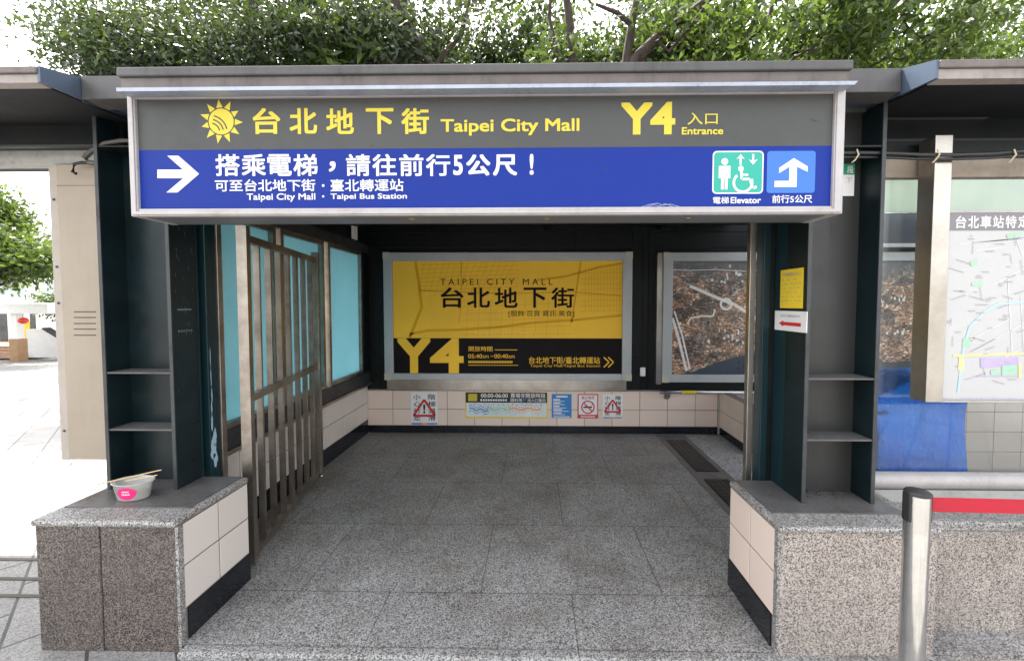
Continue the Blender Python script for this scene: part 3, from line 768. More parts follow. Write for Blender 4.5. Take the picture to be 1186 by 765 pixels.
P.poly(e, [q(.16,.14), q(.62,.14), q(.62,.62), q(.84,.50), q(.84,.63), q(.55,.83), q(.25,.60), q(.25,.47), q(.46,.62), q(.46,.29), q(.16,.29)], .002)
e.build('direction_arrow', 'sign_white', t)

# ------------------------------------------------------------------ back wall
YB = 5.02
t = thing('back_wall', 'black steel rear wall with a cream tiled dado, behind the two posters', 'wall', (0, YB, 0))
XR = 6.5
xk = bx(831, 490, YB)
m = MB().box(-2.1, XR, YB+.012, YB+.08, .53, 2.55).box(-2.1, XR, YB+.012, YB+.08, -2, .528)
for px in (418, 436, 520, 590, 668, 733, 745, 752): m.box(bx(px,270,YB), bx(px,270,YB)+.012, YB, YB+.012, .56, 2.548)
for z in (2.26, 2.44): m.box(-2.04, XR, YB+.001, YB+.012, z, z+.03)
for z in (1.55, .95): m.box(-2.04, -1.86, YB+.001, YB+.012, z, z+.02).box(bx(733,400,YB), bx(764,400,YB), YB+.001, YB+.012, z, z+.02)
m.build('steel_panelling', 'black_steel', t)
zd1, zd0 = bz(600, 452.5, YB), bz(600, 493, YB)
pb = front(YB+.011)
g = MB(); pb.slab(g, -2.05, 0, xk, zd1, 0, .003); g.build('grout_bed', 'grout', t)
x0 = bx(423.5, 475, YB); tw = (bx(741, 475, YB)-x0)/10
us = [x0+tw*k for k in range(int((xk-x0)/tw)+1)] + [xk]
pb2 = front(YB+.008)
g = MB(); tiles(g, pb2, us, [zd0, bz(600,474,YB), zd1], .006); g.build('tile_dado', 'tile', t)
g = MB(); pb2.slab(g, -2.05, .0, xk, zd0-.002, 0, .010)
g.build('skirting', 'black_stone', t)
g = MB(); pb2.slab(g, x0, zd1, 6.4, zd1+.016, -.003, .012); g.build('dado_trim', 'stainless_old', t)
# deeper tiling in the stairwell, right
g = MB(); tiles(g, pb2, [xk+.33*k for k in range(13)], [-1.9+.243*k for k in range(11)], .006); g.build('stairwell_tiling', 'tile_grey', t)
struct(MB().box(2.95, 2.96, 2.7, 5.0, -2, -.06).build('stairwell_side', 'grout'))

# right low return wall
t = thing('return_wall', 'short tiled return wall at the end of the drain grates', 'wall', (2.24, 4.6, 0))
xw = atY(832, 500, YB).x + .005
MB().box(xw+.009, xw+.10, 4.35, YB-.003, 0, zd1).build('body', 'grout', t)
pw = Panel((xw+.009, 0, 0), (0,-1,0), (0,0,1), (-1,0,0))
g = MB(); tiles(g, pw, [-(YB-.006), -4.69, -4.352], [zd0, bz(600,474,YB), zd1], .006); g.build('tile_facing', 'tile', t)
g = MB(); pw.slab(g, -(YB-.016), .001, -4.352, zd0-.002, 0, .010); g.build('skirting', 'black_stone', t)

# ------------------------------------------------------------------ left wall with turquoise windows
XL = -2.05
t = thing('window_wall', 'tiled low wall under turquoise film windows, behind the gate', 'wall', (XL, 3.7, 0))
y0w, y1w = 2.56, YB-.002
MB().box(XL-.12, XL-.012, y0w, y1w, -.4, .60).build('body', 'grout', t)
pl_ = Panel((XL-.012, 0, 0), (0,1,0), (0,0,1), (1,0,0))
ty = [y0w] + [YB-.008-.315*k for k in range(7, -1, -1)]
g = MB(); tiles(g, pl_, ty, [.165, .375, .585], .006); g.build('tile_dado', 'tile_white', t)
g = MB(); pl_.slab(g, y0w, .001, YB-.02, .162, 0, .010); g.build('skirting', 'black_stone', t)
MB().box(XL-.12, XL+.05, y0w, y1w, .60, .63, .004).build('sill', 'stainless_old', t)
MB().box(XL-.09, XL+.03, y0w, y1w, .631, .76).build('sill_fascia', 'edge', t)
zh = 2.19
for ya, yb_ in ((y0w, 3.24), (3.30, 3.98), (4.06, 4.86)):
    w_ = MB().box(XL-.05, XL+.015, ya, ya+.04, .76, zh).box(XL-.05, XL+.015, yb_-.04, yb_, .76, zh)
    w_.box(XL-.05, XL+.015, ya+.04, yb_-.04, .76, .80).box(XL-.05, XL+.015, ya+.04, yb_-.04, zh-.04, zh)
    fo = w_.build('window_frame', 'stainless_old', t)
    MB().box(XL-.03, XL-.022, ya+.04, yb_-.04, .80, zh-.04).build('window_pane', 'film', fo)
MB().box(XL-.06, XL+.03, y0w, y1w, zh, zh+.10).build('head_beam', 'edge', t)
MB().box(XL-.06, XL-.01, y0w, y1w, zh+.10, 2.55).build('fascia_panel', 'black_steel', t)
MB().box(XL-.06, XL+.02, 4.87, y1w, .76, zh).build('corner_post', 'black_steel', t)
g = MB()
for k in (0, 1): g.box(XL+.03, XL+.05, 4.55+k*.07, 4.59+k*.07, 2.30, 2.52)
g.build('light_strip', 'white_paint', t)

# ------------------------------------------------------------------ gate
A = atZ(290, 655, .0); A = Vector((A.x, A.y, 0)); B = atZ(371, 549, .0); B = Vector((B.x, B.y, 0))
t = thing('barred_gate', 'tall stainless barred gate leaf swung open against the window wall', 'gate', (A.x, A.y, 0))
d = (B-A); L = d.length; d.normalize(); nrm = Vector((d.y, -d.x, 0))
zt_ = atY(286, 261, A.y).z; zmid = atY(290, 463, A.y).z
def gp(s_, z): return A + d*s_ + Vector((0,0,z))
for s_ in (.02, L-.02):
    MB().bar(gp(s_, .015), gp(s_, zt_), .055, .05, d).build('stile', 'stainless_old', t)
for z, h in ((.05,.04), (zmid,.045), (zt_-.07,.045)):
    MB().bar(gp(.045, z), gp(L-.045, z), .035, h).build('rail', 'stainless_old', t)
n = 8
for k in range(1, n):
    s_ = .02+(L-.04)*k/n
    m = MB().bar(gp(s_, .072), gp(s_, zmid-.024), .037, .019, d)
    m.bar(gp(s_, zmid+.024), gp(s_, zt_-.094), .037, .019, d)
    m.build('bar', 'stainless_old', t)
m = MB(); p = gp(L-.03, 0); m.lathe([(0,0),(.018,0),(.022,.01),(.018,.02),(0,.022)], (p.x+.03, p.y-.02, .001), 12); m.build('floor_stop', 'chrome', t)

# ------------------------------------------------------------------ yellow poster light box
YP = YB - .13
def lightbox(label, ox0, oy0, ox1, oy1, ix0, iy0, ix1, iy1, face_mat, base_px=None):
    t = thing('poster_light_box', label, 'poster', (bx(ox0,oy1,YP), YP, bz(ox0,oy1,YP)), 'poster light boxes on the rear wall')
    a0, b0, a1, b1 = px_box(ox0, oy0, ox1, oy1, YP); c0_, d0, c1_, d1 = px_box(ix0, iy0, ix1, iy1, YP)
    m = MB().box(a0, c0_, YP, YP+.10, b0, b1, .004).box(c1_, a1, YP, YP+.10, b0, b1, .004)
    m.box(c0_, c1_, YP+.001, YP+.10, b0, d0, .004).box(c0_, c1_, YP+.001, YP+.10, d1, b1, .004)
    fo = m.build('frame', 'alu_grey', t)
    ct = stained('yellowed corner tape', (.45,.44,.36), (.35,.30,.18), .5, .1, .5, 5, False)
    for x in (a0-.003, a1-.075):
        for z in (b0-.003, b1-.075): MB().box(x, x+.078, YP-.003, YP, z, z+.078).build('corner_bracket', ct, fo)
    MB().box(c0_, c1_, YP+.025, YP+.035, d0, d1).build('poster', face_mat, t)
    MB().box(a0+.03, a1-.03, YP+.045, YB, b0+.02, b1-.02).build('casing', 'stainless_old', t)
    return t, (c0_, d0, c1_, d1), (a0, b0, a1, b1)
t, (c0_, d0, c1_, d1), (a0, b0, a1, b1) = lightbox('bright yellow and black poster in a grey frame on the rear wall', 444.5, 292, 732, 440, 454.8, 302, 721, 432.5, 'post_yellow')
PY = YP+.025; pp_ = front(PY)
zbk = bz(587, 391.5, PY)
m = MB(); pp_.rect(m, c0_, d0, c1_, zbk, .0012); m.build('black_band', 'post_black', t)
# faint street-map lines over the yellow
random.seed(11)
m = MB()
ww, hh = c1_-c0_, d1-zbk
def lin(a, b, c, e, w): pp_.line(m, [(c0_+ww*a, zbk+hh*b), (c0_+ww*c, zbk+hh*e)], w, .0010)
def curve(pts, w):
    pp_.line(m, [(c0_+ww*a, zbk+hh*b) for a, b in pts], w, .0010)
curve([(.10,1),(.115,.7),(.125,.4),(.10,.22),(.07,.0)], .035)
curve([(.07,.05),(.15,.10),(.3,.11),(.45,.14),(.6,.20),(.8,.24),(1,.30)], .03)
curve([(.30,1),(.30,.55),(.29,.2)], .012); curve([(.82,1),(.80,.6),(.78,.2)], .02)
curve([(.62,.75),(.75,.80),(.9,.92),(1,.97)], .025); curve([(.12,.62),(.3,.60),(.5,.58),(.8,.60),(1,.55)], .012)
for k in range(15): a = .14+.028*k; lin(a, 1, a-.03-.003*k, .55+.02*(k%3), .004)
for k in range(7): b = .62+.055*k; lin(.12, b, .55, b+.05, .004)
for k in range(12): a = .84+.0135*k; lin(a, .35+.04*(k%2), a, .95, .004)
for k in range(8): b = .35+.07*k; lin(.82, b, 1, b+.01, .004)
for k in range(9): a = .32+.05*k; lin(a, .02, a+.01, .5, .004)
for k in range(5): lin(.3, .05+.09*k, .78, .06+.10*k, .004)
m.build('map_lines', 'post_road', t)
def wy(mb, s, x0, y0, x1, y1, bold=.015, h=.0018): wr(mb, s, x0, y0, x1, y1, bold, h, PY, pp_)
m = MB()
wy(m, 'T A I P E I   C I T Y   M A L L', 510, 322.6, 640, 329.8, -.004)
for ch, xx in zip('台北地下街', (510.5, 541, 573, 606.5, 638.5)): wy(m, ch, xx, 332.8, xx+26.5, 356.2, .016)
wy(m, '[服飾·百貨·資訊·美食]', 589, 359.3, 665, 367.2, .0)
m.build('black_lettering', 'post_black', t)
m = MB()
wy(m, 'Y', 460, 391.6, 499, 432, .03); wy(m, '4', 498, 391.6, 537, 432, .03)
wy(m, '開放時間', 542.8, 400.8, 570.4, 406.6, .008)
wy(m, '05:40', 542.2, 409.8, 558.5, 414.6, .01); wy(m, 'am', 559, 411.3, 566, 414.6, 0); wy(m, '-', 568.5, 411.8, 571.5, 412.6, .02)
wy(m, '00:40', 572.5, 409.8, 588.5, 414.6, .01); wy(m, 'am', 589, 411.3, 596, 414.6, 0)
u0, v0, u1, v1 = px_box(542.5, 417.6, 592.5, 420.2, PY); u = u0
while u < u1: pp_.rect(m, u, v0, u+.014, v1, .0018); u += .019
u0, v0, u1, v1 = px_box(542.5, 422.3, 600, 423, PY); pp_.rect(m, u0, v0, u1, v1, .0018)
u0, v0, u1, v1 = px_box(573, 404.5, 599, 405.3, PY); pp_.rect(m, u0, v0, u1, v1, .0018)
wy(m, '台北地下街/臺北轉運站', 612.6, 413, 695, 421, .008)
wy(m, 'Taipei City Mall/Taipei Bus Station', 614, 421.8, 695, 425.6, .0)
for dx in (0, 5.2):
    q3 = [atY(a+dx, b, PY) for a, b in ((699.3,413.4),(705.3,419.2),(699.3,425))]
    pp_.line(m, [(v.x, v.z) for v in q3], .014, .0018)
m.build('yellow_lettering', 'post_yellow', t)
m = MB(); wy(m, 'T A I P E I   C I T Y   M A L L', 550, 384, 622, 387.6, .0); m.build('pale_lettering', 'post_pale', t)
MB().box(bx(449,446,YB-.07), bx(725,446,YB-.07), YB-.09, YB, bz(600,452,YB-.09)+.004, b0+.018).build('base_ledge', 'stainless', t)

# aerial photo light box (runs on behind the right column to the glass)
t, (c0_, d0, c1_, d1), (a0, b0, a1, b1) = lightbox('brown aerial photograph of a city in a grey frame, left part beside the yellow poster', 768, 292, 1076, 443, 779, 302, 1066, 434, 'aerial')
t['label'] = 'framed aerial photograph of a brown city on the rear wall, right of the yellow poster'
MB().box(a0-.065, a0-.003, YP+.03, YB, b0-.03, b1+.0).build('side_casing', 'stainless', t)
m = MB()
def ap(px, py): p = atY(px, py, PY); return p.x, p.z
pp_.line(m, [ap(799,331), ap(815,338), ap(836,347), ap(850,352), ap(864,361), ap(880,372)], .035, .0012)
pp_.ring(m, *ap(841,352), .05, .075, .0013)
pp_.line(m, [ap(779,368), ap(786,392), ap(795,429)], .03, .0012); pp_.line(m, [ap(781,360), ap(790,388), ap(799,427)], .02, .0012)
pp_.line(m, [ap(796,375), ap(800,368), ap(812,366), ap(826,366), ap(828,358)], .02, .0012)
pp_.line(m, [ap(779,312), ap(800,313), ap(830,312), ap(862,314), ap(900,311)], .008, .0012)
random.seed(21)
for k in range(40):
    px_, py_ = random.choice([(838,326),(845,392),(850,322),(842,390),(812,363),(1030,355),(1045,345),(1050,380),(1035,390)])
    u, v = ap(px_+random.gauss(0,9), py_+random.gauss(0,4)); w = random.uniform(.01,.03)
    pp_.rect(m, u, v, u+w, v+random.uniform(.02,.05), .0013)
m.build('printed_roads', plain('printed pale grey', (.72,.70,.67), .35), t)
m = MB(); pp_.poly(m, [ap(779,434), ap(800,431), ap(835,418), ap(862,411), ap(900,407), ap(980,420), ap(1066,418), ap(1066,434)], .0014)
m.build('printed_river', plain('printed dark river', (.035,.05,.075), .3), t)

# ------------------------------------------------------------------ wall notices
YN = YB
pn = front(YN-.001)
def wn(mb, s, x0, y0, x1, y1, bold=.02, h=.003): wr(mb, s, x0, y0, x1, y1, bold, h, YN, pn)
def card(name, label, x0, y0, x1, y1, mat):
    u0, v0, u1, v1 = px_box(x0, y0, x1, y1, YN)
    t = thing(name, label, 'notice', ((u0+u1)/2, YN, v0))
    b = MB(); pn.slab(b, u0, v0, u1, v1, .0, .002); b.build('sheet', mat, t)
    return t, u0, v0, u1, v1
def caution(label, x0, y0, x1, y1):
    t, u0, v0, u1, v1 = card('caution_notice', label, x0, y0, x1, y1, 'paper')
    w, h = u1-u0, v1-v0; Q = lambda a, b: (u0+w*a, v0+h*b)
    m = MB(); tri = [Q(.10,.27), Q(.90,.27), Q(.5,.76)]
    pn.line(m, tri+[tri[0]], w*.085, .0045); m.build('warning_triangle', 'red', t)
    m = MB()
    for k, ch in enumerate('小心行走'): pn.text(m, ch, *Q(.10,.76-.215*k), *Q(.36,.93-.215*k), .0035, .01)
    for k, ch in enumerate('階梯濕滑'): pn.text(m, ch, *Q(.64,.76-.215*k), *Q(.92,.93-.215*k), .0035, .01)
    pn.text(m, '!', *Q(.46,.34), *Q(.54,.62), .0048, .03)
    m.build('lettering', 'ink', t)
    m = MB(); pn.rect(m, *Q(.02,.0), *Q(.98,.045), .003); m.build('blue_strip', 'blue_ink', t)
    m = MB(); pn.rect(m, *Q(.40,.0), *Q(.62,.045), .0034); m.build('orange_strip', 'orange', t)
caution('tall white slip warning with a red triangle, below the left part of the yellow poster', 476, 453.5, 507, 491)
caution('narrow white slip warning with a triangle, beside the no smoking notice', 698, 456.2, 721, 483.8)
# opening hours strip
t, u0, v0, u1, v1 = card('hours_notice', 'wide black, white and yellow notice of night opening hours with a coloured route map', 539, 454, 634, 484, 'paper_yellow')
w, h = u1-u0, v1-v0; Q = lambda a, b: (u0+w*a, v0+h*b)
m = MB(); pn.rect(m, *Q(.004,.60), *Q(.996,.995), .003); m.build('black_band', 'ink', t)
m = MB(); pn.rect(m, *Q(.012,.06), *Q(.988,.60), .003); m.build('map_field', plain('route map field', (.60,.66,.66), .4), t)
m = MB(); pn.rrect(m, *Q(.035,.66), *Q(.145,.94), .01, .004); m.build('logo_field', 'sign_yellow', t)
m = MB(); pn.text(m, '00:00-06:00', *Q(.19,.80), *Q(.52,.95), .004, .015); pn.rect(m, *Q(.185,.66), *Q(.205,.74), .004)
u = .215
while u < .50: pn.rect(m, *Q(u,.665), *Q(u+.022,.735), .004); u += .03
pn.text(m, '賣場非開放時段', *Q(.55,.79), *Q(.975,.97), .004, .008); pn.text(m, '請利用', *Q(.55,.635), *Q(.69,.765), .004, .006)
pn.text(m, '出入口進出', *Q(.76,.635), *Q(.975,.765), .004, .006); m.build('lettering', 'paper', t)
m = MB(); pn.text(m, 'P', *Q(.705,.64), *Q(.74,.765), .004, .02); m.build('parking_letter', 'blue_ink', t)
random.seed(2)
for mt, a, b in (('blue_ink', .05, .28), ('green_ink', .26, .56), ('orange', .54, .92)):
    m = MB()
    pts = [(a+(b-a)*k/10, .36+.05*math.sin(k*1.3)-.06*(a < .2)*(k/10)) for k in range(11)]
    pn.line(m, [Q(x, y) for x, y in pts], h*.05, .004)
    for x, y in pts:
        for dy in (.10, -.10): pn.rect(m, *Q(x-.008, y+dy-.015), *Q(x+.008+random.uniform(0,.01), y+dy+.015), .004)
    m.build('route_line', mt, t)
m = MB()
for k in range(16): x = .05+.057*k; pn.rect(m, *Q(x,.50+.03*(k%2)), *Q(x+.025,.525+.03*(k%2)), .004)
m.build('route_caption', 'mid_ink', t)
# blue notice
t, u0, v0, u1, v1 = card('information_notice', 'small blue notice with lines of white print', 639, 456, 662, 483.6, 'blue_ink')
w, h = u1-u0, v1-v0; m = MB(); random.seed(4)
pn.rect(m, *Q(.22,.86), *Q(.80,.93), .003)
for k in range(5):
    y = .74-.14*k
    pn.rect(m, *Q(.08,y), *Q(.08+random.uniform(.3,.45),y+.055), .003); pn.rect(m, *Q(.08,y-.05), *Q(random.uniform(.6,.92),y-.025), .003)
pn.rect(m, *Q(.08,.03), *Q(.92,.07), .003)
m.build('printed_lines', 'paper', t)
# no smoking
t, u0, v0, u1, v1 = card('no_smoking_notice', 'white no smoking notice with a red border and crossed cigarette', 669, 456, 692.8, 484, 'red')
w, h = u1-u0, v1-v0
m = MB(); pn.rect(m, *Q(.05,.15), *Q(.95,.96), .003); m.build('white_field', 'paper', t)
m = MB(); c = Q(.5,.46); pn.ring(m, *c, w*.27, w*.33, .0045); k_ = w*.2; pn.line(m, [(c[0]-k_, c[1]+k_), (c[0]+k_, c[1]-k_)], w*.06, .0047)
pn.text(m, '禁止吸菸', *Q(.18,.79), *Q(.82,.92), .004, .01); m.build('red_ring', 'red', t)
m = MB(); pn.rect(m, *Q(.28,.43), *Q(.70,.49), .004); pn.line(m, [Q(.66,.52), Q(.72,.58), Q(.68,.62)], w*.02, .004); m.build('cigarette', 'ink', t)
m = MB(); pn.rect(m, *Q(.15,.05), *Q(.85,.09), .003); m.build('printed_line', 'paper', t)

# handrail right
t = thing('handrail', 'stainless wall handrail with yellow tape under the aerial photograph', 'handrail', (1.9, YB-.10, .6))
hx0, hx1 = bx(764, 454, YB-.1), 4.2; hz = bz(800, 454, YB-.1)
MB().tube([(hx0, YB-.1, hz), (hx1, YB-.1, hz)], .021, 14).build('rail', 'chrome', t)
MB().tube([(bx(789,454,YB-.1), YB-.1, hz), (bx(806,454,YB-.1), YB-.1, hz)], .0225, 14, False).build('yellow_tape', 'sign_yellow', t)
for x in (bx(775,458,YB-.1), 3.1): MB().tube([(x, YB-.1, hz-.02), (x, YB-.1, hz-.06), (x, YB+.0, hz-.075)], .011, 8).tube([(x, YB-.012, hz-.075), (x, YB, hz-.075)], .035, 14).build('bracket', 'stainless_old', t)
tag(MB().box(bx(741,428,YB), bx(747,428,YB), YB-.03, YB, bz(744,435,YB), bz(744,425,YB), .006).build('wall_sensor', 'white_paint'), 'tiny white sensor on the black strip between the two posters', 'sensor')

# drain channel
dx0, dx1 = 1.46, 1.80
t = thing('drain_channel', 'steel drain channel with dark slotted grates let into the floor', 'drain', (1.6, 4.1, 0))
MB().box(dx0, dx1, 2.75, YB-.05, .001, .005).build('channel_frame', 'drain', t)
for ya, yb_ in ((3.88, 4.78), (2.95, 3.70)):
    fo = MB().box(dx0+.06, dx1-.06, ya, yb_, .006, .009).build('grate', 'rubber', t)
    m = MB(); y = ya+.01
    while y < yb_-.01: m.box(dx0+.065, dx1-.065, y, y+.012, .010, .015); y += .026
    for x in (dx0+.15, dx1-.15): m.box(x, x+.008, ya, yb_, .0102, .0145)
    m.build('slats', plain('worn grate iron', (.09,.085,.08), .4, .6), fo)
struct(MB().box(dx1+.001, 2.945, 2.75, YB-.05, .001, .004).build('landing_floor', granite('pale landing granite', [(.06,.06,.062), (.24,.25,.26), (.38,.39,.40), (.5,.51,.52)], 130, .4)))

# ------------------------------------------------------------------ glass screen, right
YG = 2.20
t = thing('glass_screen', 'large glass screen with a white bottom rail and beige head rail, behind the map board', 'glass screen', (3, YG, PT))
gx0 = xb + .004
MB().box(gx0, 6.45, YG, YG+.05, bz(1080,205,YG), bz(1080,184,YG)).build('head_rail', 'beige_beam', t)
MB().box(gx0, 6.45, YG+.005, YG+.045, bz(1080,184,YG)+.001, 2.43).build('head_fascia', 'black_steel', t)
rz0, rz1 = bz(1100, 568, YG-.03), bz(1100, 549, YG-.03)
MB().tube([(gx0, YG, (rz0+rz1)/2), (6.45, YG, (rz0+rz1)/2)], (rz1-rz0)/2, 18).build('bottom_rail', 'alu', t)
MB().box(gx0, 6.45, YG-.02, YG+.03, .545, rz0-.002).build('bottom_plinth', 'white_beam', t)
MB().box(gx0, 6.45, YG+.018, YG+.028, rz1-.01, bz(1080,205,YG)+.004).build('glass_pane', 'glass', t)
# clerestory band further back over the stairwell
# (upper windows of the rear wall seen through the glass)
M['frost'] = film_mat(((.36,.42,.37), (.46,.50,.44)), 'pale green frosted glass')
t2 = thing('clerestory_window', 'pale green upper window band over the stairwell, seen through the glass screen', 'window', (4.5, YB-.2, 2.3))
zc0, zc1 = 2.275, 2.53
m = MB().box(2.9, 6.4, YP-.08, YP-.02, 2.23, 2.27)
for x in (2.9, 3.9, 5.0, 6.36): m.box(x, x+.04, YP-.08, YP-.02, 2.27, 2.54)
m.build('window_frame', 'alu_grey', t2)
MB().box(2.8, 6.38, YP-.055, YP-.045, 2.62, 3.3).build('window_pane', M['frost'], t2)
MB().box(2.8, 6.38, YP-.06, YP-.04, 2.27, 2.615).build('lower_panel', 'post_road' if False else 'slate', t2)
MB().bar((2.3, YP-.12, 2.7), (5.2, YP-.12, 3.25), .07, .05).build('brace', 'black_steel', t2)

# tarp-covered thing behind the glass
random.seed(9)
tx0, tx1, ty0, ty1, th = bx(1018,480,2.58), bx(1127,480,2.58), 2.58, 2.98, bz(1060,437,2.58)
bm = bmesh.new(); bmesh.ops.create_grid(bm, x_segments=1, y_segments=1, size=1); bm.free()
bm = bmesh.new(); bmesh.ops.create_cube(bm, size=1)
bmesh.ops.subdivide_edges(bm, edges=bm.edges[:], cuts=26, use_grid_fill=True)
from mathutils import noise as mnoise
for v in bm.verts:
    x, y, z = v.co.x+.5, v.co.y+.5, v.co.z+.5
    X = tx0+(tx1-tx0)*x; Y = ty0+(ty1-ty0)*y; Z = .0+th*z
    fl = 1 - z                                   # flares out towards the floor
    cxm, cym = (tx0+tx1)/2, (ty0+ty1)/2
    X = cxm+(X-cxm)*(.93+.07*fl); Y = cym+(Y-cym)*(.9+.12*fl)
    if z > .85 and x < .4: Z -= (.4-x)*.32*(z-.7)/.3
    n3 = mnoise.noise_vector(Vector((X*5, Y*5, Z*2.2)))
    k_ = .034 if z > .02 else .008
    v.co = Vector((X+n3.x*k_, Y+n3.y*k_*1.3, max(.004, Z+n3.z*k_*.8)))
m = MB().bm(bm, None, True)
tag(m.build('tarpaulin_cover', 'tarp'), 'blue tarpaulin draped over something bulky behind the glass screen', 'tarpaulin')

# ------------------------------------------------------------------ map board
YM = 2.09
t = thing('map_board', 'street map board in a stainless frame hung before the glass screen', 'map board', (2.2, YM, 1.12))
mx0, mx1 = bx(1091, 320, YM), 3.12
mz0, mz1 = bz(1110, 466, YM), 2.416
pw0 = bx(1086, 320, YM)-.035; pw1 = pw0+.085
MB().box(pw0, pw1, YM, YM+.09, mz0, mz1, .003).build('side_post', 'stainless', t)
MB().box(mx1, mx1+.085, YM, YM+.09, mz0, mz1, .003).build('side_post', 'stainless', t)
pz1 = bz(1150, 246, YM)
MB().box(pw1, mx1, YM+.004, YM+.06, mz0-.0, mz0+.012).build('bottom_rail', 'alu', t)
MB().box(pw1, mx1, YM+.012, YM+.05, mz0+.013, pz1).build('panel', 'map_white', t)
MB().box(pw1, mx1, YM+.004, YM+.06, pz1+.0005, pz1+.012).build('top_rail', 'alu', t)
pm = front(YM+.012)
zh0 = bz(1150, 266.5, YM)
m = MB(); pm.rect(m, pw1+.004, zh0, mx1-.004, pz1-.003, .0015); m.build('header_band', 'map_head', t)
m = MB()
ch = .052
for k, c in enumerate('台北車站特定區街道圖'):
    x = bx(1110, 257, YM)+k*.0605-.004
    pm.text(m, c, x, zh0+.012, x+ch, pz1-.014, .0025, .015)
m.build('header_lettering', 'paper', t)
def mp(px, py): p = atY(px, py, YM); return p.x, p.z
random.seed(13)
X0, X1, Z0, Z1 = pw1+.012, mx1-.012, mz0+.03, zh0-.02
def rmap(): return random.uniform(X0, X1), random.uniform(Z0+.06, Z1)
m = MB()
for k in range(150):
    u, v = rmap(); r = random.random()
    if r < .45:
        n = random.randint(3,6); a = random.choice((0, .35, PI/2, PI/2+.2, -.3))
        for j in range(n):
            uu, vv = u+math.cos(a)*j*.013, v+math.sin(a)*j*.013
            if X0 < uu < X1 and Z0 < vv < Z1: pm.rect(m, uu, vv, uu+.006, vv+.006, .0025)
    else:
        w_ = random.uniform(.015,.045)
        pm.rect(m, u, v, min(u+w_, X1), v+.005, .0025)
        if r > .8: pm.rect(m, u, v-.009, min(u+w_*.7, X1), v-.005, .0025)
m.build('map_captions', 'mid_ink', t)
m = MB()
for k in range(26):
    u, v = rmap(); a = random.choice((.12, PI/2+.1, .5)); L_ = random.uniform(.1,.5)
    e_ = (min(max(u+math.cos(a)*L_, X0), X1), min(max(v+math.sin(a)*L_, Z0), Z1)); pm.line(m, [(u,v), e_], .004, .0018)
m.build('map_streets', plain('pale street line', (.60,.60,.60), .4), t)
m = MB(); pm.line(m, [mp(*q_) for q_ in ((1112,455),(1115,430),(1119,400),(1126,378),(1142,362),(1158,352),(1186,350),(1220,349))], .010, .0022); m.build('map_river', 'pale_blue', t)
m = MB(); pm.line(m, [mp(1106,412), mp(1200,409)], .012, .0021); pm.poly(m, [mp(1113,412), mp(1119,412), mp(1119,429), mp(1112,429)], .0023)
pm.line(m, [mp(1184,420), mp(1184,438)], .014, .0021); m.build('map_line_yellow', plain('map yellow', (.66,.56,.26), .4), t)
m = MB(); pm.poly(m, [mp(1138,415), mp(1182,413), mp(1182,424), mp(1138,426)], .0022); pm.line(m, [mp(1120,440), mp(1135,436), mp(1186,436)], .004, .002); m.build('map_block_purple', 'purple_ink', t)
m = MB()
for q_ in ([(1163,424),(1181,423),(1181,433),(1163,435)], [(1150,429),(1160,428),(1160,434),(1150,434)], [(1168,271),(1186,268),(1186,272),(1170,276)], [(1128,327),(1140,325),(1140,331),(1128,331)], [(1126,303),(1135,300),(1134,306),(1127,308)], [(1118,392),(1127,392),(1126,401),(1117,402)]):
    pm.poly(m, [mp(*c) for c in q_], .0023)
m.build('map_park', 'green_ink', t)
m = MB()
for k in range(44):
    u = X0+.02*k
    if u < X1-.02: pm.rect(m, u, mz0+.018, u+random.uniform(.006,.014), mz0+.023, .0025)
m.build('map_legend', 'purple_ink', t)

# ------------------------------------------------------------------ belt post
p = atY(1063, 568, 1.43)
sx_, sy_, sh = p.x, 1.43, p.z
t = thing('belt_post', 'polished stainless queue post with a red belt drawn out to the side', 'belt post', (sx_, sy_, -.03))
MB().lathe([(.036, -.03), (.036, sh-.012)], (sx_, sy_, 0), 40).build('tube', 'chrome', t)
c = MB().lathe([(.0368, sh-.012), (.0368, sh-.003), (.034, sh), (0, sh)], (sx_, sy_, 0), 40)
cp = c.build('cap', 'rubber', t)
for sg_ in (1, -1): MB().box(sx_+sg_*.028, sx_+sg_*.040, sy_-.016, sy_+.016, sh-.105, sh-.004, .004).build('belt_slot', 'rubber', cp)
MB().lathe([(0, -.012), (.16, -.012), (.165, -.02), (.165, -.03)], (sx_, sy_, 0), 40).build('base_plate', 'chrome', t)
bz0, bz1 = bz(1084, 592, sy_), bz(1084, 575.5, sy_)
m = MB(); n = 14; prev = None
pts = []
for k in range(n+1):
    x = sx_+.04+2.3*k/n; sag = -.012*math.sin(PI*k/n)
    pts.append((x, sag))
for (xa_, sa), (xb_, sb) in zip(pts, pts[1:]):
    m.hexa([(xa_,sy_-.001,bz0+sa),(xb_,sy_-.001,bz0+sb),(xb_,sy_+.001,bz0+sb),(xa_,sy_+.001,bz0+sa),(xa_,sy_-.001,bz1+sa),(xb_,sy_-.001,bz1+sb),(xb_,sy_+.001,bz1+sb),(xa_,sy_+.001,bz1+sa)])
m.build('belt', 'belt', t)

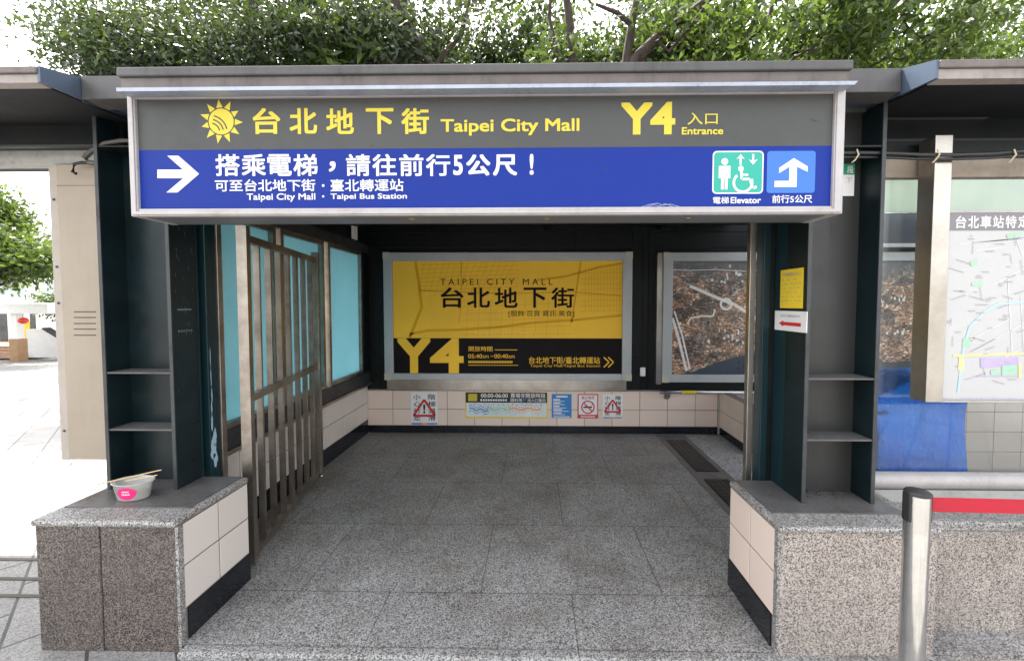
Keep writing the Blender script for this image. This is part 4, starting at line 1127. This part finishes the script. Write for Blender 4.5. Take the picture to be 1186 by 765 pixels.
# ------------------------------------------------------------------ beige cabinet, left
YC = 2.30
a0, b0, a1, b1 = px_box(62, 190, 118, 532, YC)
t = thing('wall_cabinet', 'beige sheet-metal cabinet with louvre slots, fixed to the side of the column', 'cabinet', (a0, YC, b0))
cx1 = bx(118,400,2.13)-.004
es = bx(72, 360, YC)
MB().box(es, cx1, YC, YC+.22, b0, b1, .004).build('body', 'cabinet', t)
MB().box(a0, es-.002, YC+.006, YC+.215, b0-.004, b1, .003).build('side_strip', 'cab_edge', t)
for py in (361, 367.5, 374.5, 381, 388): MB().box(bx(86,py,YC), bx(111,py,YC), YC-.0025, YC+.001, bz(98,py,YC)-.002, bz(98,py,YC)+.003).build('louvre', 'dark_line', t)
for py in (232, 310, 352, 500): MB().box(a0+.02, a0+.032, YC, YC+.006, bz(66,py,YC), bz(66,py,YC)+.012, .003).build('bolt', 'edge', t)
MB().box(es+.002, cx1-.002, YC-.0015, YC, bz(95,215,YC), bz(95,215,YC)+.002).build('seam', 'dark_line', t)

# cables
t = thing('cable_run', 'black cable run tied across the head of the glass screen', 'cable', (2, 2.12, 2.36))
pts = [atY(x, y, 2.06) for x, y in ((975,177),(1000,177),(1030,177.5),(1065,179),(1100,179.5),(1150,178),(1186,175),(1260,176))]
MB().tube(pts, .010, 8).build('cable', 'cable', t)
MB().tube([q_+Vector((0,.012,-.016)) for q_ in pts], .007, 8).build('cable', 'cable', t)
m = MB()
for px in (990, 1083, 1171):
    q_ = atY(px, 178, 2.06); m.tube([q_+Vector((0,-.012,.016)), q_+Vector((.006,-.016,-.01)), q_+Vector((0,0,-.032)), q_+Vector((-.02,-.012,-.045))], .004, 6)
m.build('tie', 'tie', t)
t = thing('cable_loop', 'loose loop of dark cable beside the upper corner of the sign, above the beige cabinet', 'cable', (-2.2, 2.15, 2.3))
pts = [atY(x, y, 2.15) for x, y in ((165,163),(140,163),(122,166),(106,175),(98,183),(103,188),(112,189))]
MB().tube(pts, .012, 8).build('cable', plain('grey cable sheath', (.06,.055,.05), .5), t)
pts = [atY(x, y, 2.17) for x, y in ((165,171),(130,171),(110,174),(99,180))]
MB().tube(pts, .010, 8).build('cable', 'cable', t)
pts = [atY(x, y, 2.26) for x, y in ((108,190),(95,188),(86,190),(84,199),(88,201))]
MB().tube(pts, .008, 8).build('cable_end', 'cable', t)

# food tub
fc = atZ(144, 581, PT+.006); fx, fy = fc.x, fc.y+.05
t = thing('food_tub', 'used translucent takeaway tub with a pink oval label left on the pedestal', 'food tub', (fx, fy, PT+.006))
zb0 = PT+.0065
prof_o = [(0,0),(.066,0),(.070,.006),(.086,.082),(.092,.084),(.093,.089),(.088,.090)]
prof_i = [(.084,.083),(.068,.012),(0,.010)]
MB().lathe(prof_o+prof_i, (fx, fy, zb0), 40, 1.05, .72).build('tub', 'bowl', t)
m = MB(); n = 16; ov = []
def tubpt(a, z):
    r = .070+(z-.006)/.076*.016+.0012
    return (fx+r*1.05*math.cos(a), fy+r*.72*math.sin(a), zb0+z)
ac = -PI/2+.18
cen = tubpt(ac, .042); ring = [tubpt(ac+.56*math.cos(2*PI*k/24), .042+.032*math.sin(2*PI*k/24)) for k in range(24)]
ring2 = [tubpt(ac+.28*math.cos(2*PI*k/24), .042+.016*math.sin(2*PI*k/24)) for k in range(24)]
m.add([cen]+ring2+ring, [(0, 1+k, 1+(k+1)%24) for k in range(24)] + [(1+k, 25+k, 25+(k+1)%24, 1+(k+1)%24) for k in range(24)])
m.build('label', 'pink', t)
m = MB()
for dz, w_ in ((.050,.20),(.036,.24)):
    for k in range(5):
        a = ac-w_+2*w_*k/5; pa, pb_ = Vector(tubpt(a, dz)), Vector(tubpt(a+w_*.25, dz)); up = Vector((0,0,.006)); off = Vector((0,-.0015,0))
        m.add([pa+off, pb_+off, pb_+up+off, pa+up+off], [(0,1,2,3)])
m.build('label_print', 'paper', t)
MB().tube([(fx-.15, fy-.03, zb0+.080), (fx+.10, fy+.05, zb0+.122)], [.0035,.003], 8).build('chopstick', 'wood', t)
MB().tube([(fx-.02, fy-.02, zb0+.092), (fx+.115, fy+.01, zb0+.112)], [.003,.0025], 8).build('chopstick', 'wood', t)
m = MB(); random.seed(8)
for k in range(9):
    a = random.uniform(0, 6.28); r = random.uniform(0,.05); bm = bmesh.new(); bmesh.ops.create_icosphere(bm, subdivisions=1, radius=random.uniform(.012,.02))
    m.bm(bm, Matrix.Translation((fx+r*math.cos(a), fy+.6*r*math.sin(a), zb0+.03+random.uniform(0,.02))), True)
m.build('leftovers', plain('leftover food', (.42,.28,.10), .6, 0, .3, 40), t)

# ------------------------------------------------------------------ trees
def set_mesh(name, V, Fq, mat, parent, off):
    me = bpy.data.meshes.new(name)
    V = V - np.array(off)
    me.vertices.add(len(V)); me.vertices.foreach_set('co', V.astype(np.float32).ravel())
    nf = len(Fq); me.loops.add(nf*4); me.loops.foreach_set('vertex_index', Fq.astype(np.int32).ravel())
    me.polygons.add(nf); me.polygons.foreach_set('loop_start', np.arange(nf, dtype=np.int32)*4)
    me.polygons.foreach_set('loop_total', np.full(nf, 4, dtype=np.int32))
    me.update(calc_edges=True); me.validate(); me.materials.append(M[mat])
    o = bpy.data.objects.new(name, me); COL.objects.link(o); o.parent = parent; return o
def leaves(rng, tips, per, spread, size, aspect=.42, droop=.5):
    C = np.repeat(np.array(tips), per, axis=0); n = len(C)
    C = C + rng.normal(0, 1, (n,3))*np.array([spread, spread, spread*.7])
    d = rng.normal(0, 1, (n,3)); d[:,2] -= droop; d /= np.linalg.norm(d, axis=1)[:,None]
    r = rng.normal(0, 1, (n,3)); s = np.cross(d, r); s /= np.linalg.norm(s, axis=1)[:,None]
    L = size*rng.uniform(.6, 1.35, n)[:,None]
    w = L*aspect*.5
    nn = np.cross(d, s)
    V = np.stack([C, C+d*L*.45+s*w+nn*w*.3, C+d*L, C+d*L*.45-s*w+nn*w*.3], axis=1).reshape(-1,3)
    return V, np.arange(n*4).reshape(n,4)
def tree(name, label, cat, x, y, seed, h0, rad, top, leafm, nl, size, group, density=1., spread=.42, lean=(0,0), trunk_r=.2, levels=3, limb=None, fill=0, fz=7.6):
    rnd = random.Random(seed); rng = np.random.default_rng(seed)
    z0 = gz(y)
    t = thing(name, label, cat, (x, y, z0), group)
    mb = MB(); tips = []
    def branch(p, dr, ln, r, lv):
        pts = [p]; q_ = p.copy(); dd = dr.normalized(); k = 4
        for i in range(k):
            dd = (dd + Vector((rnd.gauss(0,.16), rnd.gauss(0,.16), rnd.gauss(.02,.10)))).normalized()
            q_ = q_ + dd*ln/k; pts.append(q_.copy())
        mb.tube(pts, [r*(1-.55*i/k) for i in range(k+1)], 8 if lv < 2 else 5, False)
        if lv >= levels:
            tips.append(q_); tips.append(pts[3]); tips.append(pts[2]); return
        for j in range(rnd.randint(3, 4)):
            a = rnd.uniform(0, 6.28); sp = rnd.uniform(.5, 1.0)
            side = Vector((math.cos(a), math.sin(a), rnd.uniform(-.15,.5)))
            st = pts[rnd.randint(2, 4)]
            branch(st, dd*(1-sp*.6)+side*sp, ln*rnd.uniform(.55,.8), r*.5, lv+1)
        tips.append(q_)
    base_ = Vector((x, y, z0)); topt = base_+Vector((lean[0], lean[1], h0))
    mb.tube([base_-Vector((0,0,.2)), base_+Vector((0,0,.3)), base_.lerp(topt,.5)+Vector((.08,0,0)), topt], [trunk_r*1.5, trunk_r*1.1, trunk_r, trunk_r*.85], 12, False)
    nb = 7
    for j in range(nb):
        a = 2*PI*j/nb+rnd.uniform(-.3,.3)
        branch(topt-Vector((0,0,rnd.uniform(0,.8))), Vector((math.cos(a)*rad*.5, math.sin(a)*rad*.5, (top-h0)*rnd.uniform(.25,.7))), rad*rnd.uniform(.5,.72), trunk_r*.5, 1)
    if limb:
        for l in limb: mb.tube([Vector(p_) for p_ in l[0]], l[1], 8, False)
    mb.build('trunk', 'bark', t)
    keep = [p_ for p_ in tips if rnd.random() < density]
    for k in range(fill):
        while True:
            a, b, c = rnd.uniform(-1,1), rnd.uniform(-1,1), rnd.uniform(-1,1)
            if a*a+b*b+c*c < 1: break
        keep.append(Vector((x+a*rad*1.15, y+1.0+b*rad*.6, fz+c*2.3)))
    V, Fq = leaves(rng, [tuple(p_) for p_ in keep], max(6, nl//max(1, len(keep))), spread, size)
    set_mesh('crown', V, Fq, leafm, t, (x, y, z0))
    return t
G = 'trees rising behind the entrance roof'
def up(*pts):   # limb path from picture-plane estimates at a given depth
    return [tuple(atY(px, py, Y)) for px, py, Y in pts]
tree('fig_tree', 'dense dark green tree with small leaves above the left end of the roof', 'tree', -7.5, 10.8, 1, 5.2, 4.5, 9.8, 'leaf_dark', 150000, .115, G, .8, .40, fill=165, fz=8.2,
     limb=[(up((255,150,10),(285,60,9.6),(292,20,9.5),(300,-50,9.6)), [.17,.15,.13,.09])])
tree('fig_tree', 'dark tree with thick reddish trunk rising behind the yellow sign characters', 'tree', -3.3, 11.8, 2, 6.2, 4.2, 11, 'leaf_dark', 62000, .16, G, .7, .36, trunk_r=.26, fill=70, fz=9,
     limb=[(up((452,150,9.4),(455,70,9.3),(462,0,9.3),(470,-70,9.3)), [.24,.22,.19,.15]), (up((455,100,9.3),(420,20,9.0),(405,-30,9.0)), [.12,.08,.06]),
           (up((525,110,9),(490,60,8.9),(470,20,8.8),(425,-10,8.8)), [.06,.05,.04,.03]), (up((500,110,9),(508,70,9),(535,40,9),(548,-20,9)), [.06,.05,.04,.03])])
tree('fig_tree', 'open branching tree with bare crossing limbs above the middle of the roof', 'tree', 1.6, 12.0, 3, 6.2, 4.4, 11, 'leaf_mid', 40000, .19, G, .6, .32, trunk_r=.2, fill=34, fz=9,
     limb=[(up((700,170,9.6),(735,70,9.3),(760,45,9.2),(800,15,9.1),(850,-25,9.0)), [.17,.14,.11,.09,.07]), (up((720,120,9.5),(727,60,9.3),(733,20,9.2),(745,-40,9.2)), [.13,.10,.08,.06]),
           (up((664,150,9.4),(662,70,9.3),(659,20,9.3),(650,-50,9.3)), [.12,.10,.09,.07]), (up((733,30,9.2),(715,15,9.1),(690,5,9.0)), [.06,.05,.03]),
           (up((760,46,9.2),(775,60,9.0),(800,30,8.9),(830,-10,8.9)), [.05,.04,.04,.03]), (up((640,110,9.2),(645,60,9.1),(636,20,9.1),(640,-30,9.1)), [.05,.04,.04,.03])])
tree('fig_tree', 'loose green tree with thin pale branches above the lift pictogram end of the sign', 'tree', 5.6, 12.2, 4, 6.0, 4.4, 10.4, 'leaf_yellow', 40000, .19, G, .6, .34, trunk_r=.16, fill=38, fz=9,
     limb=[(up((860,120,9.6),(905,65,9.3),(945,50,9.2),(985,15,9.1),(1030,-30,9.1)), [.09,.08,.07,.05,.04]), (up((905,64,9.3),(935,20,9.2),(950,-30,9.2)), [.06,.05,.04]), (up((830,110,9.4),(850,60,9.3),(890,25,9.2),(900,-30,9.2)), [.07,.06,.05,.04])])
tree('fig_tree', 'bright yellow-green tree above the glass screen at the right', 'tree', 11.6, 11.6, 5, 5.0, 4.2, 9.3, 'leaf_yellow', 46000, .19, G, .7, .38, fill=52, fz=8.4, trunk_r=.18,
     limb=[(up((1040,110,9.8),(1065,55,9.6),(1100,20,9.5),(1140,-20,9.5)), [.09,.08,.06,.05])])
tree('street_tree', 'bright green tree in the sunlit plaza beyond the beige cabinet', 'tree', -23.6, 16.5, 6, 3.6, 3.6, 6.4, 'leaf_yellow', 26000, .24, None, 1., .4, trunk_r=.14)
tree('young_tree', 'slim small tree beside the plaza ramp', 'tree', -26.5, 22.6, 7, 2.4, 1.2, 4.2, 'leaf_mid', 900, .2, None, .8, .3, trunk_r=.11)
# broad-leaved climber
rng = np.random.default_rng(5)
cpos = atY(372, 48, 9.0)
t = thing('broadleaf_shrub', 'bright clump of broad long leaves hanging among the dark trees', 'plant', tuple(cpos))
V, Fq = leaves(rng, [tuple(cpos+Vector((random.gauss(0,.5), random.gauss(0,.3), random.gauss(0,.35)))) for _ in range(14)], 26, .12, .34, .34, .2)
set_mesh('foliage', V, Fq, 'leaf_yellow', t, tuple(cpos))
MB().tube([cpos+Vector((.9,.9,-2.0)), cpos+Vector((.4,.3,-.8)), cpos+Vector((0,0,.2))], [.07,.05,.02], 6).build('stem', 'bark', t)

# ------------------------------------------------------------------ far plaza, left
t = thing('post_bollard', 'small white bollard standing alone on the sunlit plaza', 'bollard', (-10.5, 8.5, gz(8.5)))
q_ = atY(28.5, 465, 8.5); zt2 = atY(28.5, 430, 8.5).z
MB().lathe([(.06,gz(8.5)),(.06,zt2-.02),(.05,zt2),(0,zt2+.01)], (q_.x, 8.5, 0), 20).build('shaft', 'white_paint', t)
MB().lathe([(.11,gz(8.5)),(.11,gz(8.5)+.025),(.06,gz(8.5)+.03)], (q_.x, 8.5, 0), 20).build('base_plate', 'conc', t)
YV = 20.0; g0 = gz(YV)
t = thing('pavilion', 'white flat-roofed plaza shelter on brown-based posts, far left', 'shelter', (-25, YV, g0))
vx0, vx1 = -38, bx(66, 358, YV)
vz0, vz1 = bz(30, 363, YV), bz(30, 351, YV)
MB().box(vx0, vx1, YV-.4, YV+2.6, vz0, vz1, .03).build('roof', 'white_paint', t)
for px in (17, -80):
    x = bx(px, 400, YV)
    MB().box(x-.15, x+.15, YV, YV+.3, g0+1.1, vz0).build('post', 'white_paint', t)
    MB().box(x-.21, x+.21, YV-.06, YV+.36, g0, g0+1.1).build('post_base', 'brown', t)
q_ = atY(27, 371, YV-.2)
t = thing('paper_lantern', 'round red lantern hanging under the plaza shelter', 'lantern', tuple(q_))
prof = [(.17*math.sin(PI*k/10)+.02, -.15*math.cos(PI*k/10)) for k in range(11)]
MB().lathe(prof, q_, 20).build('globe', 'lamp_red', t)
MB().tube([q_+Vector((0,0,.14)), Vector((q_.x, q_.y, vz0))], .012, 6).build('cord', 'cable', t)
YW = 24.5
t = thing('shop_front', 'low shop front with dark windows and a yellow panel behind the plaza shelter', 'shop', (-30, YW, gz(YW)))
MB().box(-50, bx(44,390,YW), YW, YW+3, gz(YW), vz0+.9).build('wall', 'white_paint', t)
for pxa, pxb in ((-40,-6), (0,9), (36,42)):
    MB().box(bx(pxa,385,YW), bx(pxb,385,YW), YW-.03, YW, gz(YW)+.3, vz0+.1).build('window', 'dark_glass', t)
u0, v0, u1, v1 = px_box(25, 372, 36, 402, YW); MB().box(u0, u1, YW-.04, YW-.001, v0, v1).build('yellow_panel', 'sign_yellow', t)
t = thing('ramp_wall', 'pale sloping stair wall with brick steps beside the plaza shelter', 'stair wall', (-24, 21.5, g0))
x0, x1 = bx(44,400,21.3), bx(92,400,21.3)
MB().prism([(x0-.6, g0), (x1, g0), (x1, g0+.35), (x0+.3, g0+1.5), (x0-.6, g0+1.5)], 'y', 21.3, 21.6).build('wall', 'white_paint', t)
MB().prism([(x0+.3, g0+1.5), (x1, g0+.35), (x1, g0+.43), (x0+.3, g0+1.58)], 'y', 21.25, 21.65).build('handrail', 'edge', t)
m = MB()
for k in range(4): m.box(-33, x0-.6, 20.9+.3*k, 24.4, g0+.14*k, g0+.14*(k+1)-.001)
m.build('steps', 'brick', t)
t = thing('plaza_building', 'pale block filling the far left background', 'building', (-50, 48, -1.5))
MB().box(-90, -34, 48, 60, -1.6, 9.5).build('wall', 'white_paint', t)
for k in range(9):
    for j in range(2):
        MB().box(-86+5.6*k, -82.6+5.6*k, 47.95, 48.0, 2.2+3.4*j, 4.0+3.4*j).build('window', plain('pale far window', (.45,.5,.52), .2), t)
MB().box(-90.3, -33.7, 47.7, 60.3, 9.5, 9.9).build('parapet', 'conc', t)

# ------------------------------------------------------------------ light
el = math.radians(63); az = (-.6, .8)
n_ = math.hypot(*az); sd = Vector((az[0]/n_*math.cos(el), az[1]/n_*math.cos(el), math.sin(el)))
sl = bpy.data.lights.new('sun', 'SUN'); sl.energy = 2.8; sl.angle = math.radians(.5); sl.color = (1, .95, .87)
so = bpy.data.objects.new('sun', sl); COL.objects.link(so)
so.rotation_euler = (-sd).to_track_quat('-Z', 'Y').to_euler(); so.location = (-6, 6, 12)
w = bpy.data.worlds.new('World'); S.world = w; w.use_nodes = True
nt = w.node_tree; bg = nt.nodes['Background']
sky = nt.nodes.new('ShaderNodeTexSky'); sky.sky_type = 'NISHITA'; sky.sun_disc = False
sky.sun_elevation = el; sky.sun_rotation = math.atan2(sd.x, sd.y)
sky.air_density = 1.0; sky.dust_density = 3.0; sky.ozone_density = .6
hs = nt.nodes.new('ShaderNodeHueSaturation'); hs.inputs['Saturation'].default_value = .35
wb = nt.nodes.new('ShaderNodeMix'); wb.data_type = 'RGBA'; wb.blend_type = 'MULTIPLY'; wb.inputs[0].default_value = 1; wb.inputs[7].default_value = (1.0,.965,.915,1)
nt.links.new(sky.outputs[0], hs.inputs['Color']); nt.links.new(hs.outputs[0], wb.inputs[6])
nt.links.new(wb.outputs[2], bg.inputs[0]); bg.inputs[1].default_value = .15
S.view_settings.view_transform = 'Standard'; S.view_settings.look = 'None'
S.view_settings.exposure = 2.65; S.view_settings.gamma = 1; S.view_settings.use_curve_mapping = False
S.cycles.max_bounces = 10; S.cycles.transparent_max_bounces = 12
